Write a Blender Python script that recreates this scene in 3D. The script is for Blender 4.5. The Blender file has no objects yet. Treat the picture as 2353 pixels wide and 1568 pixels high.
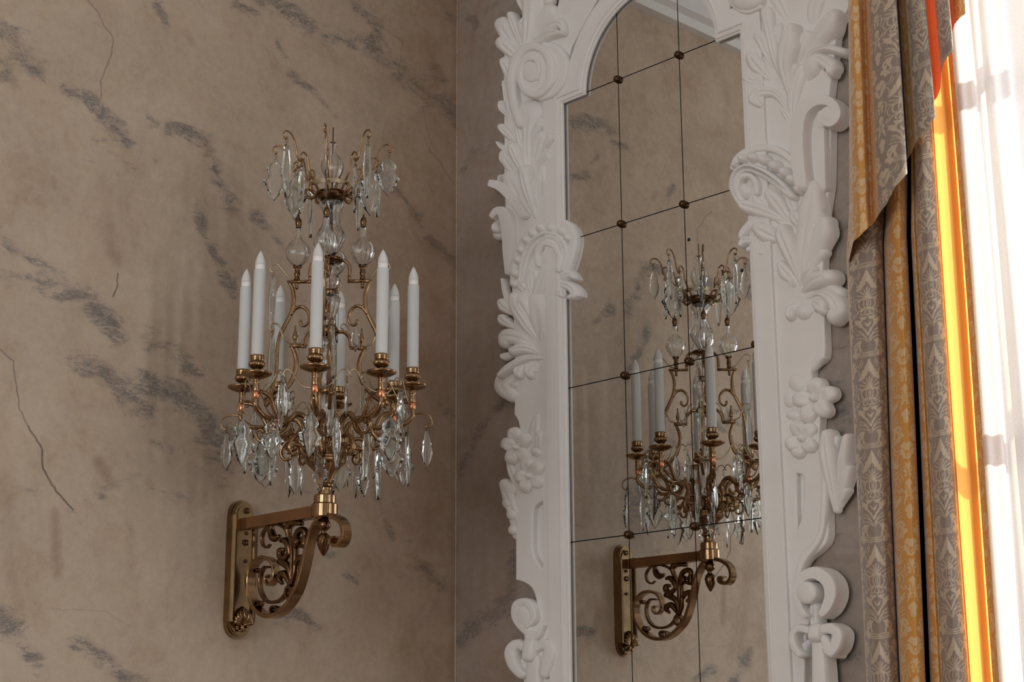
import bpy, math, random
import numpy as np
from mathutils import Vector, Matrix
random.seed(7); rng = np.random.default_rng(7)
C = bpy.context.scene.collection
PI = math.pi

# ------------------------------------------------------------------ camera
W, H, F = 2353, 1568, 3663.1
CAM = np.array([3.2, -2.855, 1.6])
def rot(yaw, pitch, roll):
    f = np.array([-np.sin(yaw)*np.cos(pitch), np.cos(yaw)*np.cos(pitch), np.sin(pitch)])
    r = np.array([np.cos(yaw), np.sin(yaw), 0]); d = np.cross(f, r)
    return np.array([r*np.cos(roll)+d*np.sin(roll), -r*np.sin(roll)+d*np.cos(roll), f])
RC = rot(.8064, .2462, .0060)
cd = bpy.data.cameras.new('camera'); cam = bpy.data.objects.new('camera', cd); C.objects.link(cam)
cd.sensor_width = 36; cd.lens = F/W*36; cd.clip_start = .05; cd.clip_end = 100
m = Matrix.Identity(4)
for i in range(3):
    m[i][0], m[i][1], m[i][2], m[i][3] = RC[0][i], -RC[1][i], -RC[2][i], CAM[i]
cam.matrix_world = m
bpy.context.scene.camera = cam
vs = bpy.context.scene.view_settings
vs.view_transform = 'Standard'; vs.look = 'None'; vs.gamma = 1; vs.use_curve_mapping = False; vs.exposure = 0.08

# ------------------------------------------------------------------ daylight
wd = bpy.data.worlds.new('sky'); bpy.context.scene.world = wd; wd.use_nodes = True
bg = wd.node_tree.nodes['Background']; bg.inputs[0].default_value = (.80, .90, 1, 1); bg.inputs[1].default_value = 2.2
sd = bpy.data.lights.new('sun', 'SUN'); sd.energy = 13; sd.angle = .009; sd.color = (1, .90, .74)
sun = bpy.data.objects.new('sun', sd); C.objects.link(sun)
sun.rotation_euler = Vector((-.55, -.72, -.62)).to_track_quat('-Z', 'Y').to_euler()
def window_light(name, loc, aim, sx, sy, power, col):
    ld = bpy.data.lights.new(name, 'AREA'); ld.shape = 'RECTANGLE'; ld.size = sx; ld.size_y = sy; ld.energy = power; ld.color = col
    o = bpy.data.objects.new(name, ld); C.objects.link(o); o.location = loc
    o.rotation_euler = Vector(aim).to_track_quat('-Z', 'Y').to_euler()
# daylight entering by the tall windows of the side wall and of the far end of the hall
for k, yy in enumerate((-2.2, -4.7, -7.2)):
    window_light('side_window_light', (7.9, yy, 2.4), (-1, 0, -.05), 1.3, 2.9, 8, (.96, .975, 1))
for k, xx in enumerate((2.2, 4.9)):
    window_light('end_window_light', (xx, -8.9, 2.4), (0, 1, -.05), 1.3, 2.9, 92, (.97, .98, 1))

# skylight behind the tall window of the mirror wall, and an added fill lamp for unseen further windows
window_light('window_skylight', (2.29, .75, 2.5), (0, -1, -.02), 1.6, 3.3, 44, (.90, .95, 1))
window_light('next_window_fill', (4.75, -.12, 2.45), (0, -1, -.02), 1.2, 3.1, 116, (.93, .96, 1))

# ------------------------------------------------------------------ pixel <-> place
def ray(px, py): return RC.T @ np.array([(px-W/2)/F, (py-H/2)/F, 1.])
def aty(px, py, Y): d = ray(px, py); return CAM + d*(Y-CAM[1])/d[1]
def atx(px, py, X): d = ray(px, py); return CAM + d*(X-CAM[0])/d[0]
AX = (.336, -.695)

# ------------------------------------------------------------------ scene helpers
def spline(pts, n, closed=False):
    P = np.array(pts, float)
    if len(P) == 2: 
        t = np.linspace(0, 1, n)[:, None]; return P[0]*(1-t)+P[1]*t
    E = np.vstack([2*P[0]-P[1], P, 2*P[-1]-P[-2]]) if not closed else np.vstack([P[-1], P, P[0], P[1]])
    seg = len(E)-3; out = []
    L = np.array([np.linalg.norm(E[i+2][:2]-E[i+1][:2])**.5+1e-9 for i in range(seg)]); cum = np.concatenate([[0], np.cumsum(L)])
    for t in np.linspace(0, cum[-1]*(1-1e-9), n):
        i = min(int(np.searchsorted(cum, t, 'right'))-1, seg-1); u = (t-cum[i])/L[i]
        p0, p1, p2, p3 = E[i:i+4]
        out.append(.5*((2*p1)+(p2-p0)*u+(2*p0-5*p1+4*p2-p3)*u*u+(3*p1-p0-3*p2+p3)*u**3))
    return np.array(out)

class MB:
    def __init__(s): s.v = []; s.f = []; s.mi = []; s.n = 0; s.cur = 0
    def add(s, V, Fs):
        V = np.asarray(V, float).reshape(-1, 3); o = s.n
        s.v.append(V); s.f += [tuple(i+o for i in f) for f in Fs]; s.mi += [s.cur]*len(Fs); s.n += len(V); return s
    def grid(s, G, cu=False, cv=False, caps=False):
        G = np.asarray(G, float); a, b = G.shape[:2]; Fs = []
        for i in range(a if cu else a-1):
            for j in range(b if cv else b-1):
                i2, j2 = (i+1) % a, (j+1) % b
                Fs.append((i*b+j, i*b+j2, i2*b+j2, i2*b+j))
        if caps: Fs += [tuple(range(b))[::-1], tuple(range((a-1)*b, a*b))]
        return s.add(G.reshape(-1, 3), Fs)
    def box(s, a, b):
        x0, y0, z0 = a; x1, y1, z1 = b
        V = [(x, y, z) for z in (z0, z1) for x, y in ((x0, y0), (x1, y0), (x1, y1), (x0, y1))]
        return s.add(V, [(3, 2, 1, 0), (4, 5, 6, 7), (0, 1, 5, 4), (1, 2, 6, 5), (2, 3, 7, 6), (3, 0, 4, 7)])
    def tube(s, pts, r, seg=8, caps=True, flat=1.0, fdir=None):
        P = np.asarray(pts, float); n = len(P); r = np.broadcast_to(np.interp(np.linspace(0, 1, n), np.linspace(0, 1, np.size(r)), np.atleast_1d(r)), n)
        T = np.gradient(P, axis=0); T /= np.linalg.norm(T, axis=1)[:, None]+1e-12
        if fdir is None:
            u = np.cross(T[0], [0, 0, 1.]); 
            if np.linalg.norm(u) < .1: u = np.cross(T[0], [1., 0, 0])
        else: u = np.array(fdir, float)
        G = []
        for i in range(n):
            u = (np.array(fdir, float) if fdir is not None else u); u = u-T[i]*np.dot(u, T[i]); u /= np.linalg.norm(u)+1e-12; w = np.cross(T[i], u)
            a = np.arange(seg)*2*PI/seg
            G.append(P[i]+r[i]*(flat*np.cos(a)[:, None]*u+np.sin(a)[:, None]*w))
        return s.grid(G, cv=True, caps=caps)
    def lathe(s, prof, c=(0, 0), seg=24, flute=0, amp=0., twist=0., zr=None):
        G = []
        for r, z in prof:
            a = np.arange(seg)*2*PI/seg
            if flute and (zr is None or zr[0] <= z <= zr[1]): rr = r*(1+amp*np.cos(flute*(a+twist*(z-prof[0][1]))))
            else: rr = np.full(seg, r)
            G.append(np.stack([c[0]+rr*np.cos(a), c[1]+rr*np.sin(a), np.full(seg, z)], 1))
        return s.grid(G, cv=True, caps=True)
    def prism(s, poly, ax, d0, d1):      # outline in the plane across axis ax ('x' or 'y'), convex or star shaped
        n = len(poly)
        f = (lambda p, d: (d, p[0], p[1])) if ax == 'x' else (lambda p, d: (p[0], d, p[1]))
        V = [f(p, d0) for p in poly]+[f(p, d1) for p in poly]
        return s.add(V, [tuple(range(n)), tuple(range(2*n-1, n-1, -1))]+[(i, (i+1) % n, n+(i+1) % n, n+i) for i in range(n)])
    def build(s, name, mat, parent=None, smooth=True, ang=None):
        V = np.vstack(s.v); me = bpy.data.meshes.new(name)
        me.from_pydata(V.tolist(), [], s.f)
        for mt in (mat if isinstance(mat, (list, tuple)) else [mat]): me.materials.append(mt)
        me.polygons.foreach_set('material_index', s.mi)
        me.polygons.foreach_set('use_smooth', [smooth]*len(s.f))
        import bmesh
        bm = bmesh.new(); bm.from_mesh(me); bmesh.ops.recalc_face_normals(bm, faces=bm.faces)
        if smooth and ang:
            for e in bm.edges:
                if len(e.link_faces) == 2 and e.calc_face_angle(0) > math.radians(ang): e.smooth = False
        bm.to_mesh(me); bm.free()
        o = bpy.data.objects.new(name, me); C.objects.link(o)
        if parent is not None:
            o.parent = parent
            p = parent; off = Vector((0, 0, 0))
            while p is not None and p.type == 'EMPTY': off += p.location; p = p.parent
            o.location = -off if parent.type == 'EMPTY' else (0, 0, 0)
        return o

def tag(o, label=None, cat=None, group=None, kind=None):
    for k, v in (('label', label), ('category', cat), ('group', group), ('kind', kind)):
        if v: o[k] = v
    return o
def empty(name, loc):
    o = bpy.data.objects.new(name, None); C.objects.link(o); o.location = loc; o.empty_display_size = .1; return o

# ------------------------------------------------------------------ materials
def mat(name): 
    m = bpy.data.materials.new(name); m.use_nodes = True
    nt = m.node_tree; return m, nt, nt.nodes['Principled BSDF']
def N(nt, t, **kw):
    n = nt.nodes.new(t)
    for k, v in kw.items():
        if k.startswith('i_'):
            key = k[2:]; key = int(key) if key.isdigit() else key
            n.inputs[key].default_value = v
        else: setattr(n, k, v)
    return n
def noise(nt, scale, detail=5, rough=.6, vec=None, dist=0):
    n = N(nt, 'ShaderNodeTexNoise'); n.inputs['Scale'].default_value = scale; n.inputs['Detail'].default_value = detail
    n.inputs['Roughness'].default_value = rough; n.inputs['Distortion'].default_value = dist
    if vec is not None: nt.links.new(vec, n.inputs['Vector'])
    return n.outputs[0]
def ramp(nt, src, stops):
    r = N(nt, 'ShaderNodeValToRGB'); e = r.color_ramp.elements
    for i, (p, c) in enumerate(stops):
        el = e[i] if i < 2 else e.new(p)
        el.position = p; el.color = (*c, 1) if len(c) == 3 else c
    nt.links.new(src, r.inputs[0]); return r.outputs[0]
def g(v): return (v, v, v)
def mixc(nt, fac, a, b, mode='MIX'):
    n = N(nt, 'ShaderNodeMix', data_type='RGBA', blend_type=mode)
    for s, v in ((n.inputs[0], fac), (n.inputs[6], a), (n.inputs[7], b)):
        if hasattr(v, 'links') or isinstance(v, bpy.types.NodeSocket): nt.links.new(v, s)
        elif isinstance(v, (int, float)): s.default_value = v
        else: s.default_value = (*v, 1)
    return n.outputs[2]
def mth(nt, op, a, b=None, clamp=False):
    n = N(nt, 'ShaderNodeMath', operation=op, use_clamp=clamp)
    for s, v in ((n.inputs[0], a), (n.inputs[1], b)):
        if v is None: continue
        if isinstance(v, bpy.types.NodeSocket): nt.links.new(v, s)
        else: s.default_value = v
    return n.outputs[0]
def bump(nt, bs, h, strength=.3, dist=.002):
    b = N(nt, 'ShaderNodeBump'); b.inputs['Strength'].default_value = strength; b.inputs['Distance'].default_value = dist
    nt.links.new(h, b.inputs['Height']); nt.links.new(b.outputs[0], bs.inputs['Normal'])
def objc(nt): return N(nt, 'ShaderNodeTexCoord').outputs['Object']

def marble(name, light, mid, tint, diag=40):
    m, nt, bs = mat(name); co = objc(nt)
    n1 = noise(nt, 1.6, 6, .62, co, .6); n2 = noise(nt, 7, 8, .7, co, .8); n3 = noise(nt, 45, 5, .7, co)
    base = mixc(nt, ramp(nt, n1, [(.35, g(0)), (.65, g(1))]), light, mid)
    base = mixc(nt, ramp(nt, n2, [(.47, g(0)), (.72, g(.75))]), base, tint)
    base = mixc(nt, ramp(nt, noise(nt, 3.2, 7, .7, co, 1.2), [(.42, g(0)), (.62, g(.45))]), base, tuple(min(1, x*1.13) for x in light))
    base = mixc(nt, .16, base, ramp(nt, n3, [(.3, g(.2)), (.7, g(.8))]), 'OVERLAY')
    # veins: where the painted veins run, broken up by fine turbulence
    at = N(nt, 'ShaderNodeAttribute', attribute_name='vein').outputs['Fac']
    mp = N(nt, 'ShaderNodeMapping'); mp.inputs['Rotation'].default_value = (math.radians(diag), math.radians(-diag), 0); mp.inputs['Scale'].default_value = (1, .55, 1.25) if diag > 0 else (.55, 1, 1.25); nt.links.new(co, mp.inputs['Vector']); vc = mp.outputs[0]
    t1 = noise(nt, 24, 9, .68, vc, .5); t2 = noise(nt, 90, 6, .7, vc, .4)
    ridge = mth(nt, 'ABSOLUTE', mth(nt, 'SUBTRACT', t1, .5))
    thin = ramp(nt, ridge, [(.0, g(1)), (.022, g(.15)), (.04, g(0))])
    t3 = noise(nt, 44, 7, .62, vc, .7); thin = mth(nt, 'MAXIMUM', thin, ramp(nt, mth(nt, 'ABSOLUTE', mth(nt, 'SUBTRACT', t3, .52)), [(0, g(1)), (.025, g(.2)), (.05, g(0))]))
    blot = ramp(nt, mth(nt, 'ADD', t1, mth(nt, 'MULTIPLY', t2, .35)), [(.66, g(0)), (.80, g(1))])
    t0 = noise(nt, 15, 7, .68, vc, .7)
    patch = ramp(nt, mth(nt, 'ADD', mth(nt, 'MULTIPLY', at, .37), t0), [(.655, g(0)), (.80, g(1))])
    soft = mth(nt, 'MULTIPLY', ramp(nt, mth(nt, 'ADD', mth(nt, 'MULTIPLY', at, .5), t0), [(.66, g(0)), (1.0, g(1))]), .24)
    f = mth(nt, 'MULTIPLY', patch, mth(nt, 'ADD', mth(nt, 'MULTIPLY', thin, .85), mth(nt, 'ADD', mth(nt, 'MULTIPLY', blot, .52), .07)), True)
    f = mth(nt, 'ADD', f, soft, True)
    base = mixc(nt, mth(nt, 'MULTIPLY', f, .80), base, (.115, .118, .122))
    st = N(nt, 'ShaderNodeAttribute', attribute_name='stain_shade').outputs['Fac']
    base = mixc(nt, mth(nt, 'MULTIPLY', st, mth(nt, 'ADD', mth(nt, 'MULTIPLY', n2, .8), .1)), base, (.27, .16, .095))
    cr = N(nt, 'ShaderNodeAttribute', attribute_name='crack').outputs['Fac']
    base = mixc(nt, cr, base, (.05, .042, .038))
    nt.links.new(base, bs.inputs['Base Color'])
    bs.inputs['Roughness'].default_value = .55; bs.inputs['Specular IOR Level'].default_value = .3
    hh = mth(nt, 'SUBTRACT', mth(nt, 'ADD', mth(nt, 'MULTIPLY', n2, .6), mth(nt, 'MULTIPLY', n3, .25)), mth(nt, 'MULTIPLY', cr, .8))
    bump(nt, bs, hh, .35, .004); return m
M_wall = marble('marbled_plaster', (.545, .435, .33), (.44, .345, .26), (.40, .275, .185))
M_wall2 = marble('marbled_plaster_grey', (.37, .315, .27), (.30, .245, .205), (.26, .185, .135), diag=-40)

def plain(name, col, rough=.5, metal=0, nz=0, nscale=30, bmp=0, **kw):
    m, nt, bs = mat(name); co = objc(nt); c2 = tuple(x*(1-nz) for x in col)
    n = noise(nt, nscale, 5, .6, co)
    nt.links.new(mixc(nt, ramp(nt, n, [(.35, g(0)), (.7, g(1))]), col, c2), bs.inputs['Base Color'])
    bs.inputs['Roughness'].default_value = rough; bs.inputs['Metallic'].default_value = metal
    if bmp: bump(nt, bs, n, bmp, .002)
    for k, v in kw.items(): bs.inputs[k.replace('_', ' ')].default_value = v
    return m
M_plaster = plain('white_painted_plaster', (.84, .815, .785), .55, nz=.05, nscale=12, bmp=.12)
M_ceil = plain('white_ceiling_paint', (.78, .77, .75), .7, nz=.03)
M_floor = plain('oak_floor', (.17, .10, .055), .3, nz=.3, nscale=4)
M_far = plain('far_wall_paint', (.16, .125, .10), .7, nz=.1, nscale=2)
M_dark = plain('dark_backing', (.008, .012, .011), .8)
M_brass = plain('aged_brass', (.39, .245, .13), .18, 1, nz=.35, nscale=22)
M_brassd = plain('dark_bronze', (.20, .11, .055), .22, 1, nz=.4, nscale=30)
M_brassl = plain('pale_brass', (.52, .42, .28), .30, 1, nz=.25, nscale=25)
M_plate = plain('brushed_brass_plate', (.36, .245, .13), .26, 1, nz=.4, nscale=20)
M_bar = plain('brown_patinated_brass', (.36, .19, .09), .42, .85, nz=.25, nscale=18)
M_copper = plain('copper_cap', (.80, .32, .17), .22, 1, nz=.1)
M_iron = plain('dark_iron_rod', (.03, .027, .025), .5, .6)
M_candle = plain('white_candle_sleeve', (.66, .67, .655), .45, nz=.02)
M_bulb = plain('frosted_bulb_glass', (.74, .74, .72), .35, nz=.02, Subsurface_Weight=.0)
M_bulbb = plain('white_bulb_collar', (.93, .92, .89), .4)
M_mirror = plain('mirror_silvering', (.80, .80, .78), .012, 1, nz=.03, nscale=5)
def glass(name, col, rough=.0, bmp=0):
    m, nt, bs = mat(name); bs.inputs['Base Color'].default_value = (*col, 1); bs.inputs['Transmission Weight'].default_value = 1
    bs.inputs['Roughness'].default_value = rough; bs.inputs['IOR'].default_value = 1.5
    if bmp: bump(nt, bs, noise(nt, 90, 3, .5, objc(nt)), bmp, .0015)
    return m
M_crystal = glass('cut_crystal', (.93, .97, .96), 0, .10)
M_aqua = glass('aqua_tinted_crystal', (.86, .935, .92), 0, .35)
M_clip = plain('blackened_bronze', (.11, .06, .032), .3, 1, nz=.3)
M_vase = glass('blown_glass', (.97, .98, .98), 0, .3)
M_pane, nt, bs = mat('window_glass')
tp = N(nt, 'ShaderNodeBsdfTransparent'); gl = N(nt, 'ShaderNodeBsdfGlossy'); gl.inputs['Roughness'].default_value = .02; mx = N(nt, 'ShaderNodeMixShader'); mx.inputs[0].default_value = .06
nt.links.new(tp.outputs[0], mx.inputs[1]); nt.links.new(gl.outputs[0], mx.inputs[2]); nt.links.new(mx.outputs[0], nt.nodes['Material Output'].inputs[0])
# ------------------------------------------------------------------ the room
def veinmap(P2, strokes):
    out = np.zeros(len(P2))
    for pts, w, s in strokes:
        pts = np.array(pts, float)
        for i in range(max(1, len(pts)-1)):
            a = pts[i]; b = pts[min(i+1, len(pts)-1)]; d = b-a; L = (d@d)+1e-12
            t = np.clip(((P2-a)@d)/L, 0, 1); dist = np.linalg.norm(P2-(a+t[:, None]*d), axis=1)
            out = np.maximum(out, s*np.clip(1-dist/(1.7*w), 0, 1)**.7 if w > .004 else s*np.exp(-(dist/w)**2))
    return np.clip(out, 0, 1)
def wall_mesh(name, mat, us, vs, fn, strokes, stains_shade, cracks, hole=None, thick=.35, back=None):
    U, V = np.meshgrid(us, vs, indexing='ij'); P2 = np.stack([U.ravel(), V.ravel()], 1)
    P = fn(P2); nu, nv = len(us), len(vs)
    i, j = np.meshgrid(np.arange(nu-1), np.arange(nv-1), indexing='ij'); i = i.ravel(); j = j.ravel()
    if hole:
        cu = (us[i]+us[i+1])/2; cv = (vs[j]+vs[j+1])/2
        k = ~((cu > hole[0]) & (cu < hole[1]) & (cv > hole[2]) & (cv < hole[3])); i = i[k]; j = j[k]
    Fs = np.stack([i*nv+j, (i+1)*nv+j, (i+1)*nv+j+1, i*nv+j+1], 1)
    me = bpy.data.meshes.new(name)
    if back is not None:      # the thickness of the wall behind its face
        mb = MB(); back(mb); bv = np.vstack(mb.v); bf = [tuple(q+len(P) for q in f) for f in mb.f]
    else: bv = np.zeros((0, 3)); bf = []
    nt_ = len(P)+len(bv); me.vertices.add(nt_); me.vertices.foreach_set('co', np.vstack([P, bv]).ravel())
    allf = Fs.tolist()+[list(f) for f in bf]
    loops = [q for f in allf for q in f]; me.loops.add(len(loops)); me.loops.foreach_set('vertex_index', loops)
    me.polygons.add(len(allf)); ls = np.cumsum([0]+[len(f) for f in allf])[:-1]; me.polygons.foreach_set('loop_start', ls)
    me.update(calc_edges=True); me.validate()
    for nm, arr in (('vein', veinmap(P2, strokes)), ('stain_shade', veinmap(P2, stains_shade)), ('crack', veinmap(P2, cracks))):
        at = me.attributes.new(nm, 'FLOAT', 'POINT'); at.data.foreach_set('value', np.concatenate([arr, np.zeros(len(bv))]).astype(np.float32))
    me.materials.append(mat); o = bpy.data.objects.new(name, me); C.objects.link(o); o['kind'] = 'structure'; return o

def L2(pts): return [tuple(atx(x, y, 0)[1:]) for x, y in pts]
def R2(pts): return [(lambda p: (p[0], p[2]))(aty(x, y, 0)) for x, y in pts]
k = 1/830.
VL = [([(-20,60),(30,85),(52,130),(10,165)],34,.8), ([(52,145),(88,168)],18,.8), ([(150,205),(200,225),(235,262)],15,1), ([(235,262),(262,290),(292,325)],20,.95),
 ([(180,245),(205,292)],12,.4), ([(230,335),(300,372),(315,398)],30,.35), ([(352,282),(400,290),(450,320),(490,370),(515,430),(528,468)],26,.7), ([(370,330),(358,352)],20,.35),
 ([(670,170),(720,215),(768,268)],13,.8), ([(638,98),(652,126)],13,.6), ([(540,15),(590,32)],15,.8), ([(600,0),(660,20),(700,55),(745,82)],28,.75), ([(740,82),(800,78),(850,100),(900,135),(940,170)],34,.8),
 ([(930,170),(1000,232),(1050,275)],34,.75), ([(820,20),(862,60),(872,100)],20,.7), ([(1010,0),(1045,55)],16,.6), ([(1000,165),(1046,225)],22,.6), ([(365,8),(380,48)],14,.6),
 ([(585,500),(620,520),(642,560)],16,.7), ([(458,490),(480,560),(512,620),(552,690)],16,.75), ([(880,395),(940,470),(980,540),(1046,605)],16,.75), ([(800,310),(860,360)],10,.4),
 ([(-10,520),(40,582),(82,602)],13,.75), ([(-10,632),(60,640),(130,650)],20,.7), ([(100,640),(200,690),(250,742),(272,772)],24,.9), ([(180,832),(250,860),(300,910),(342,945)],26,.85),
 ([(340,790),(400,808),(442,852)],24,.8), ([(350,890),(420,922),(470,972),(505,1045)],40,.85), ([(348,1012),(392,1032)],15,.7), ([(400,1052),(470,1082),(525,1130)],14,.4),
 ([(230,1132),(300,1100),(345,1088)],13,.6), ([(348,1120),(420,1145)],13,.55), ([(30,1122),(92,1132)],16,.5), ([(160,1162),(205,1158)],12,.5), ([(-10,1405),(30,1450)],26,.95),
 ([(50,1482),(92,1535)],18,.8), ([(185,1488),(240,1502),(270,1552),(320,1590)],24,.8), ([(650,1412),(700,1420),(762,1472)],17,.8), ([(860,1120),(902,1235)],13,.6), ([(740,1262),(820,1342)],20,.55),
 ([(940,1262),(1012,1345)],20,.6), ([(960,890),(1044,955)],13,.6), ([(590,1440),(580,1500)],8,.35), ([(640,1440),(600,1480)],10,.3)]
VL = [(L2(p), w*k, s) for p, w, s in VL]
SL = [([(125,1180),(132,1320)],9,.9), ([(225,1062),(252,1105)],10,.9), ([(10,1120),(40,1400)],18,.35), ([(232,400),(250,520),(262,600)],12,.45), ([(470,330),(480,345)],10,.7),
      ([(430,80),(440,95)],9,.6), ([(120,410),(125,430)],5,.7), ([(870,900),(900,1200),(860,1400)],60,.5), ([(1000,850),(1010,1200)],40,.55), ([(920,1180),(1000,1350)],50,.45), ([(560,1290),(552,1480)],26,.5), ([(160,880),(200,980)],25,.25), ([(300,1210),(300,1300)],8,.4)]
SL += [([(1046,-20),(1044,700),(1040,1580)],16,.95), ([(1000,-20),(990,800),(985,1580)],75,.75), ([(930,200),(900,700)],50,.35), ([(640,240),(690,300)],20,.3), ([(540,500),(560,620)],20,.3)]  # rusty stains along the corner, broadened to paint its shade as well
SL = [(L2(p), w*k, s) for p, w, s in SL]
CL = [([(195,-5),(225,25),(240,60),(262,90),(255,130),(232,185),(232,228)],.0022,.5), ([(272,628),(270,655),(260,682)],.0022,.8), ([(-5,798),(30,830),(38,880),(45,940),(65,980)],.0022,.6),
      ([(65,980),(95,1030),(100,1078),(130,1130),(168,1172)],.0026,.95), ([(985,340),(1008,370),(1042,420)],.0021,.4), ([(860,50),(925,95),(915,180)],.0021,.3), ([(970,240),(990,330)],.0021,.25), ([(120,1400),(240,1405),(300,1440)],.0021,.2)]
def jag(pts):
    out = []
    for a, b in zip(pts[:-1], pts[1:]):
        n = max(2, int(math.dist(a, b)/9)); out += [(a[0]+(b[0]-a[0])*i/n+random.uniform(-1.6, 1.6), a[1]+(b[1]-a[1])*i/n+random.uniform(-1, 1)) for i in range(n)]
    return out+[pts[-1]]
CL = [(L2(jag(p)), w*.62, min(1, s*1.15)) for p, w, s in CL]
ys = np.concatenate([[-9, -6, -4, -2.6], np.arange(-1.44, .0001, .0020), [0.]]); ys[-1] = 0.; ys = np.unique(np.clip(ys, -9, 0))
zs = np.concatenate([[0, .8, 1.4], np.arange(1.66, 3.999, .0021), [4.2, 4.5]])
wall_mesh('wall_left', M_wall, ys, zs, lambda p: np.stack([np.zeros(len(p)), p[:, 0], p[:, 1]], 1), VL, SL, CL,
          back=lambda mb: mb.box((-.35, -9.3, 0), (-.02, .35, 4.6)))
VR = [([(1056,1085),(1105,985),(1180,900)],18,.8), ([(1056,1480),(1100,1432),(1160,1390),(1185,1290)],26,.8), ([(1060,392),(1090,350),(1145,328)],13,.7), ([(1075,38),(1090,55)],12,.8), ([(1120,22),(1140,5)],12,.6),
      ([(1056,180),(1080,150)],10,.3), ([(1935,60),(1925,170)],14,.9), ([(1900,260),(1930,300)],12,.5), ([(1915,900),(1950,960)],26,.75), ([(1930,1180),(1925,1230)],10,.5), ([(1945,1520),(1975,1500)],14,.7), ([(1925,540),(1945,520)],8,.6), ([(1890,1500),(1960,1560)],14,.4)]
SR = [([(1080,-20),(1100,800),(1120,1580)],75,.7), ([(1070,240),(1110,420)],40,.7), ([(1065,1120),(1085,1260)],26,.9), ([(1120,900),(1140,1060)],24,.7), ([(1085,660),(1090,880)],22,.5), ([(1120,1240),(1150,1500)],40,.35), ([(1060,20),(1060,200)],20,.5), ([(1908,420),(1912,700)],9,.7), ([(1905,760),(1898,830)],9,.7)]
CR = [([(1915,801),(1958,798)],.0012,.4)]
WX0, WX1, WZ0, WZ1 = 1.63, 2.95, .85, 4.10
xs = np.concatenate([[0.], np.arange(.003, 1.46, .004), [WX0, WX1, 5, 8]]); zs2 = np.concatenate([[0, WZ0, 1.4], np.arange(1.66, 3.999, .004), [WZ1, 4.5]])
def back_r(mb):
    mb.box((0, .02, 0), (WX0, .35, 4.6)); mb.box((WX1, .02, 0), (8, .35, 4.6)); mb.box((WX0, .02, 0), (WX1, .35, WZ0)); mb.box((WX0, .02, WZ1), (WX1, .35, 4.6))
    for x in (WX0, WX1): mb.box((x-.005, 0, WZ0), (x+.005, .03, WZ1))
    for z in (WZ0, WZ1): mb.box((WX0, 0, z-.005), (WX1, .03, z+.005))
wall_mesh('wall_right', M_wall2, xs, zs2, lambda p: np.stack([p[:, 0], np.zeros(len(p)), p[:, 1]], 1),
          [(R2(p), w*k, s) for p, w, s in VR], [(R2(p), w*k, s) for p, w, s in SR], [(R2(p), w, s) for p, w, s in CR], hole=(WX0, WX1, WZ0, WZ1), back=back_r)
def struct(name, mt, *bxs):
    mb = MB()
    for a, b in bxs: mb.box(a, b)
    o = mb.build(name, mt, smooth=False); o['kind'] = 'structure'; return o
struct('wall_end', M_far, ((-.35, -9.3, 0), (8.35, -9, 4.6)))
struct('wall_side', M_far, ((8, -9, 0), (8.3, .35, 4.6)))
struct('floor', M_floor, ((-.35, -9.3, -.2), (8.35, .35, 0)))
struct('ceiling', M_ceil, ((-.35, -9.3, 4.5), (8.35, .35, 4.8)))
# plaster cornice of the left wall (seen in the mirror) and of the mirror wall
cor = [(0, 3.945), (.03, 3.945), (.035, 3.975), (.06, 3.985), (.07, 4.01), (.075, 4.05), (.10, 4.08), (.14, 4.10), (.15, 4.13), (.155, 4.17), (.19, 4.22), (.24, 4.25), (.26, 4.28), (.262, 4.33), (.31, 4.36), (.36, 4.42), (.37, 4.5), (0, 4.5)]
mb = MB(); mb.prism([(a, b) for a, b in cor], 'y', -9, 0); o = mb.build('trim_1', M_ceil, ang=30); o['kind'] = 'structure'
mb = MB(); mb.prism([(-a, b) for a, b in cor[::-1]], 'x', .02, 8); o = mb.build('trim_2', M_ceil, ang=30); o['kind'] = 'structure'
# thin caulk bead running down the corner
mb = MB(); mb.tube([(.0015, -.0015, 0), (.0015, -.0015, 3.95)], .0022, 6); o = mb.build('trim_3', M_wall, smooth=True); o['kind'] = 'structure'
# tall window in its reveal
we = empty('window_1', (WX0, .2, WZ0)); we['kind'] = 'structure'
mb = MB(); a, b = WX0, WX1
mb.box((a, .16, WZ0), (a+.07, .24, WZ1)); mb.box((b-.07, .16, WZ0), (b, .24, WZ1)); mb.box((a, .16, WZ0), (b, .24, WZ0+.08)); mb.box((a, .16, WZ1-.08), (b, .24, WZ1))
mb.box(((a+b)/2-.045, .16, WZ0), ((a+b)/2+.045, .24, WZ1))
for z in (1.62, 2.36, 3.1): mb.box((a, .18, z-.013), (b, .22, z+.013))
for x in (a+(b-a)*.28, a+(b-a)*.72): mb.box((x-.015, .175, WZ0), (x+.015, .225, WZ1))
mb.build('window_frame', M_ceil, we, smooth=False)
mb = MB(); mb.box((a+.03, .197, WZ0+.03), (b-.03, .203, WZ1-.03)); mb.build('window_pane', M_pane, we, smooth=False)
mb = MB(); mb.box((a, .0, WZ0-.04), (b, .35, WZ0)); mb.build('window_sill', M_ceil, we, smooth=False)
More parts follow.
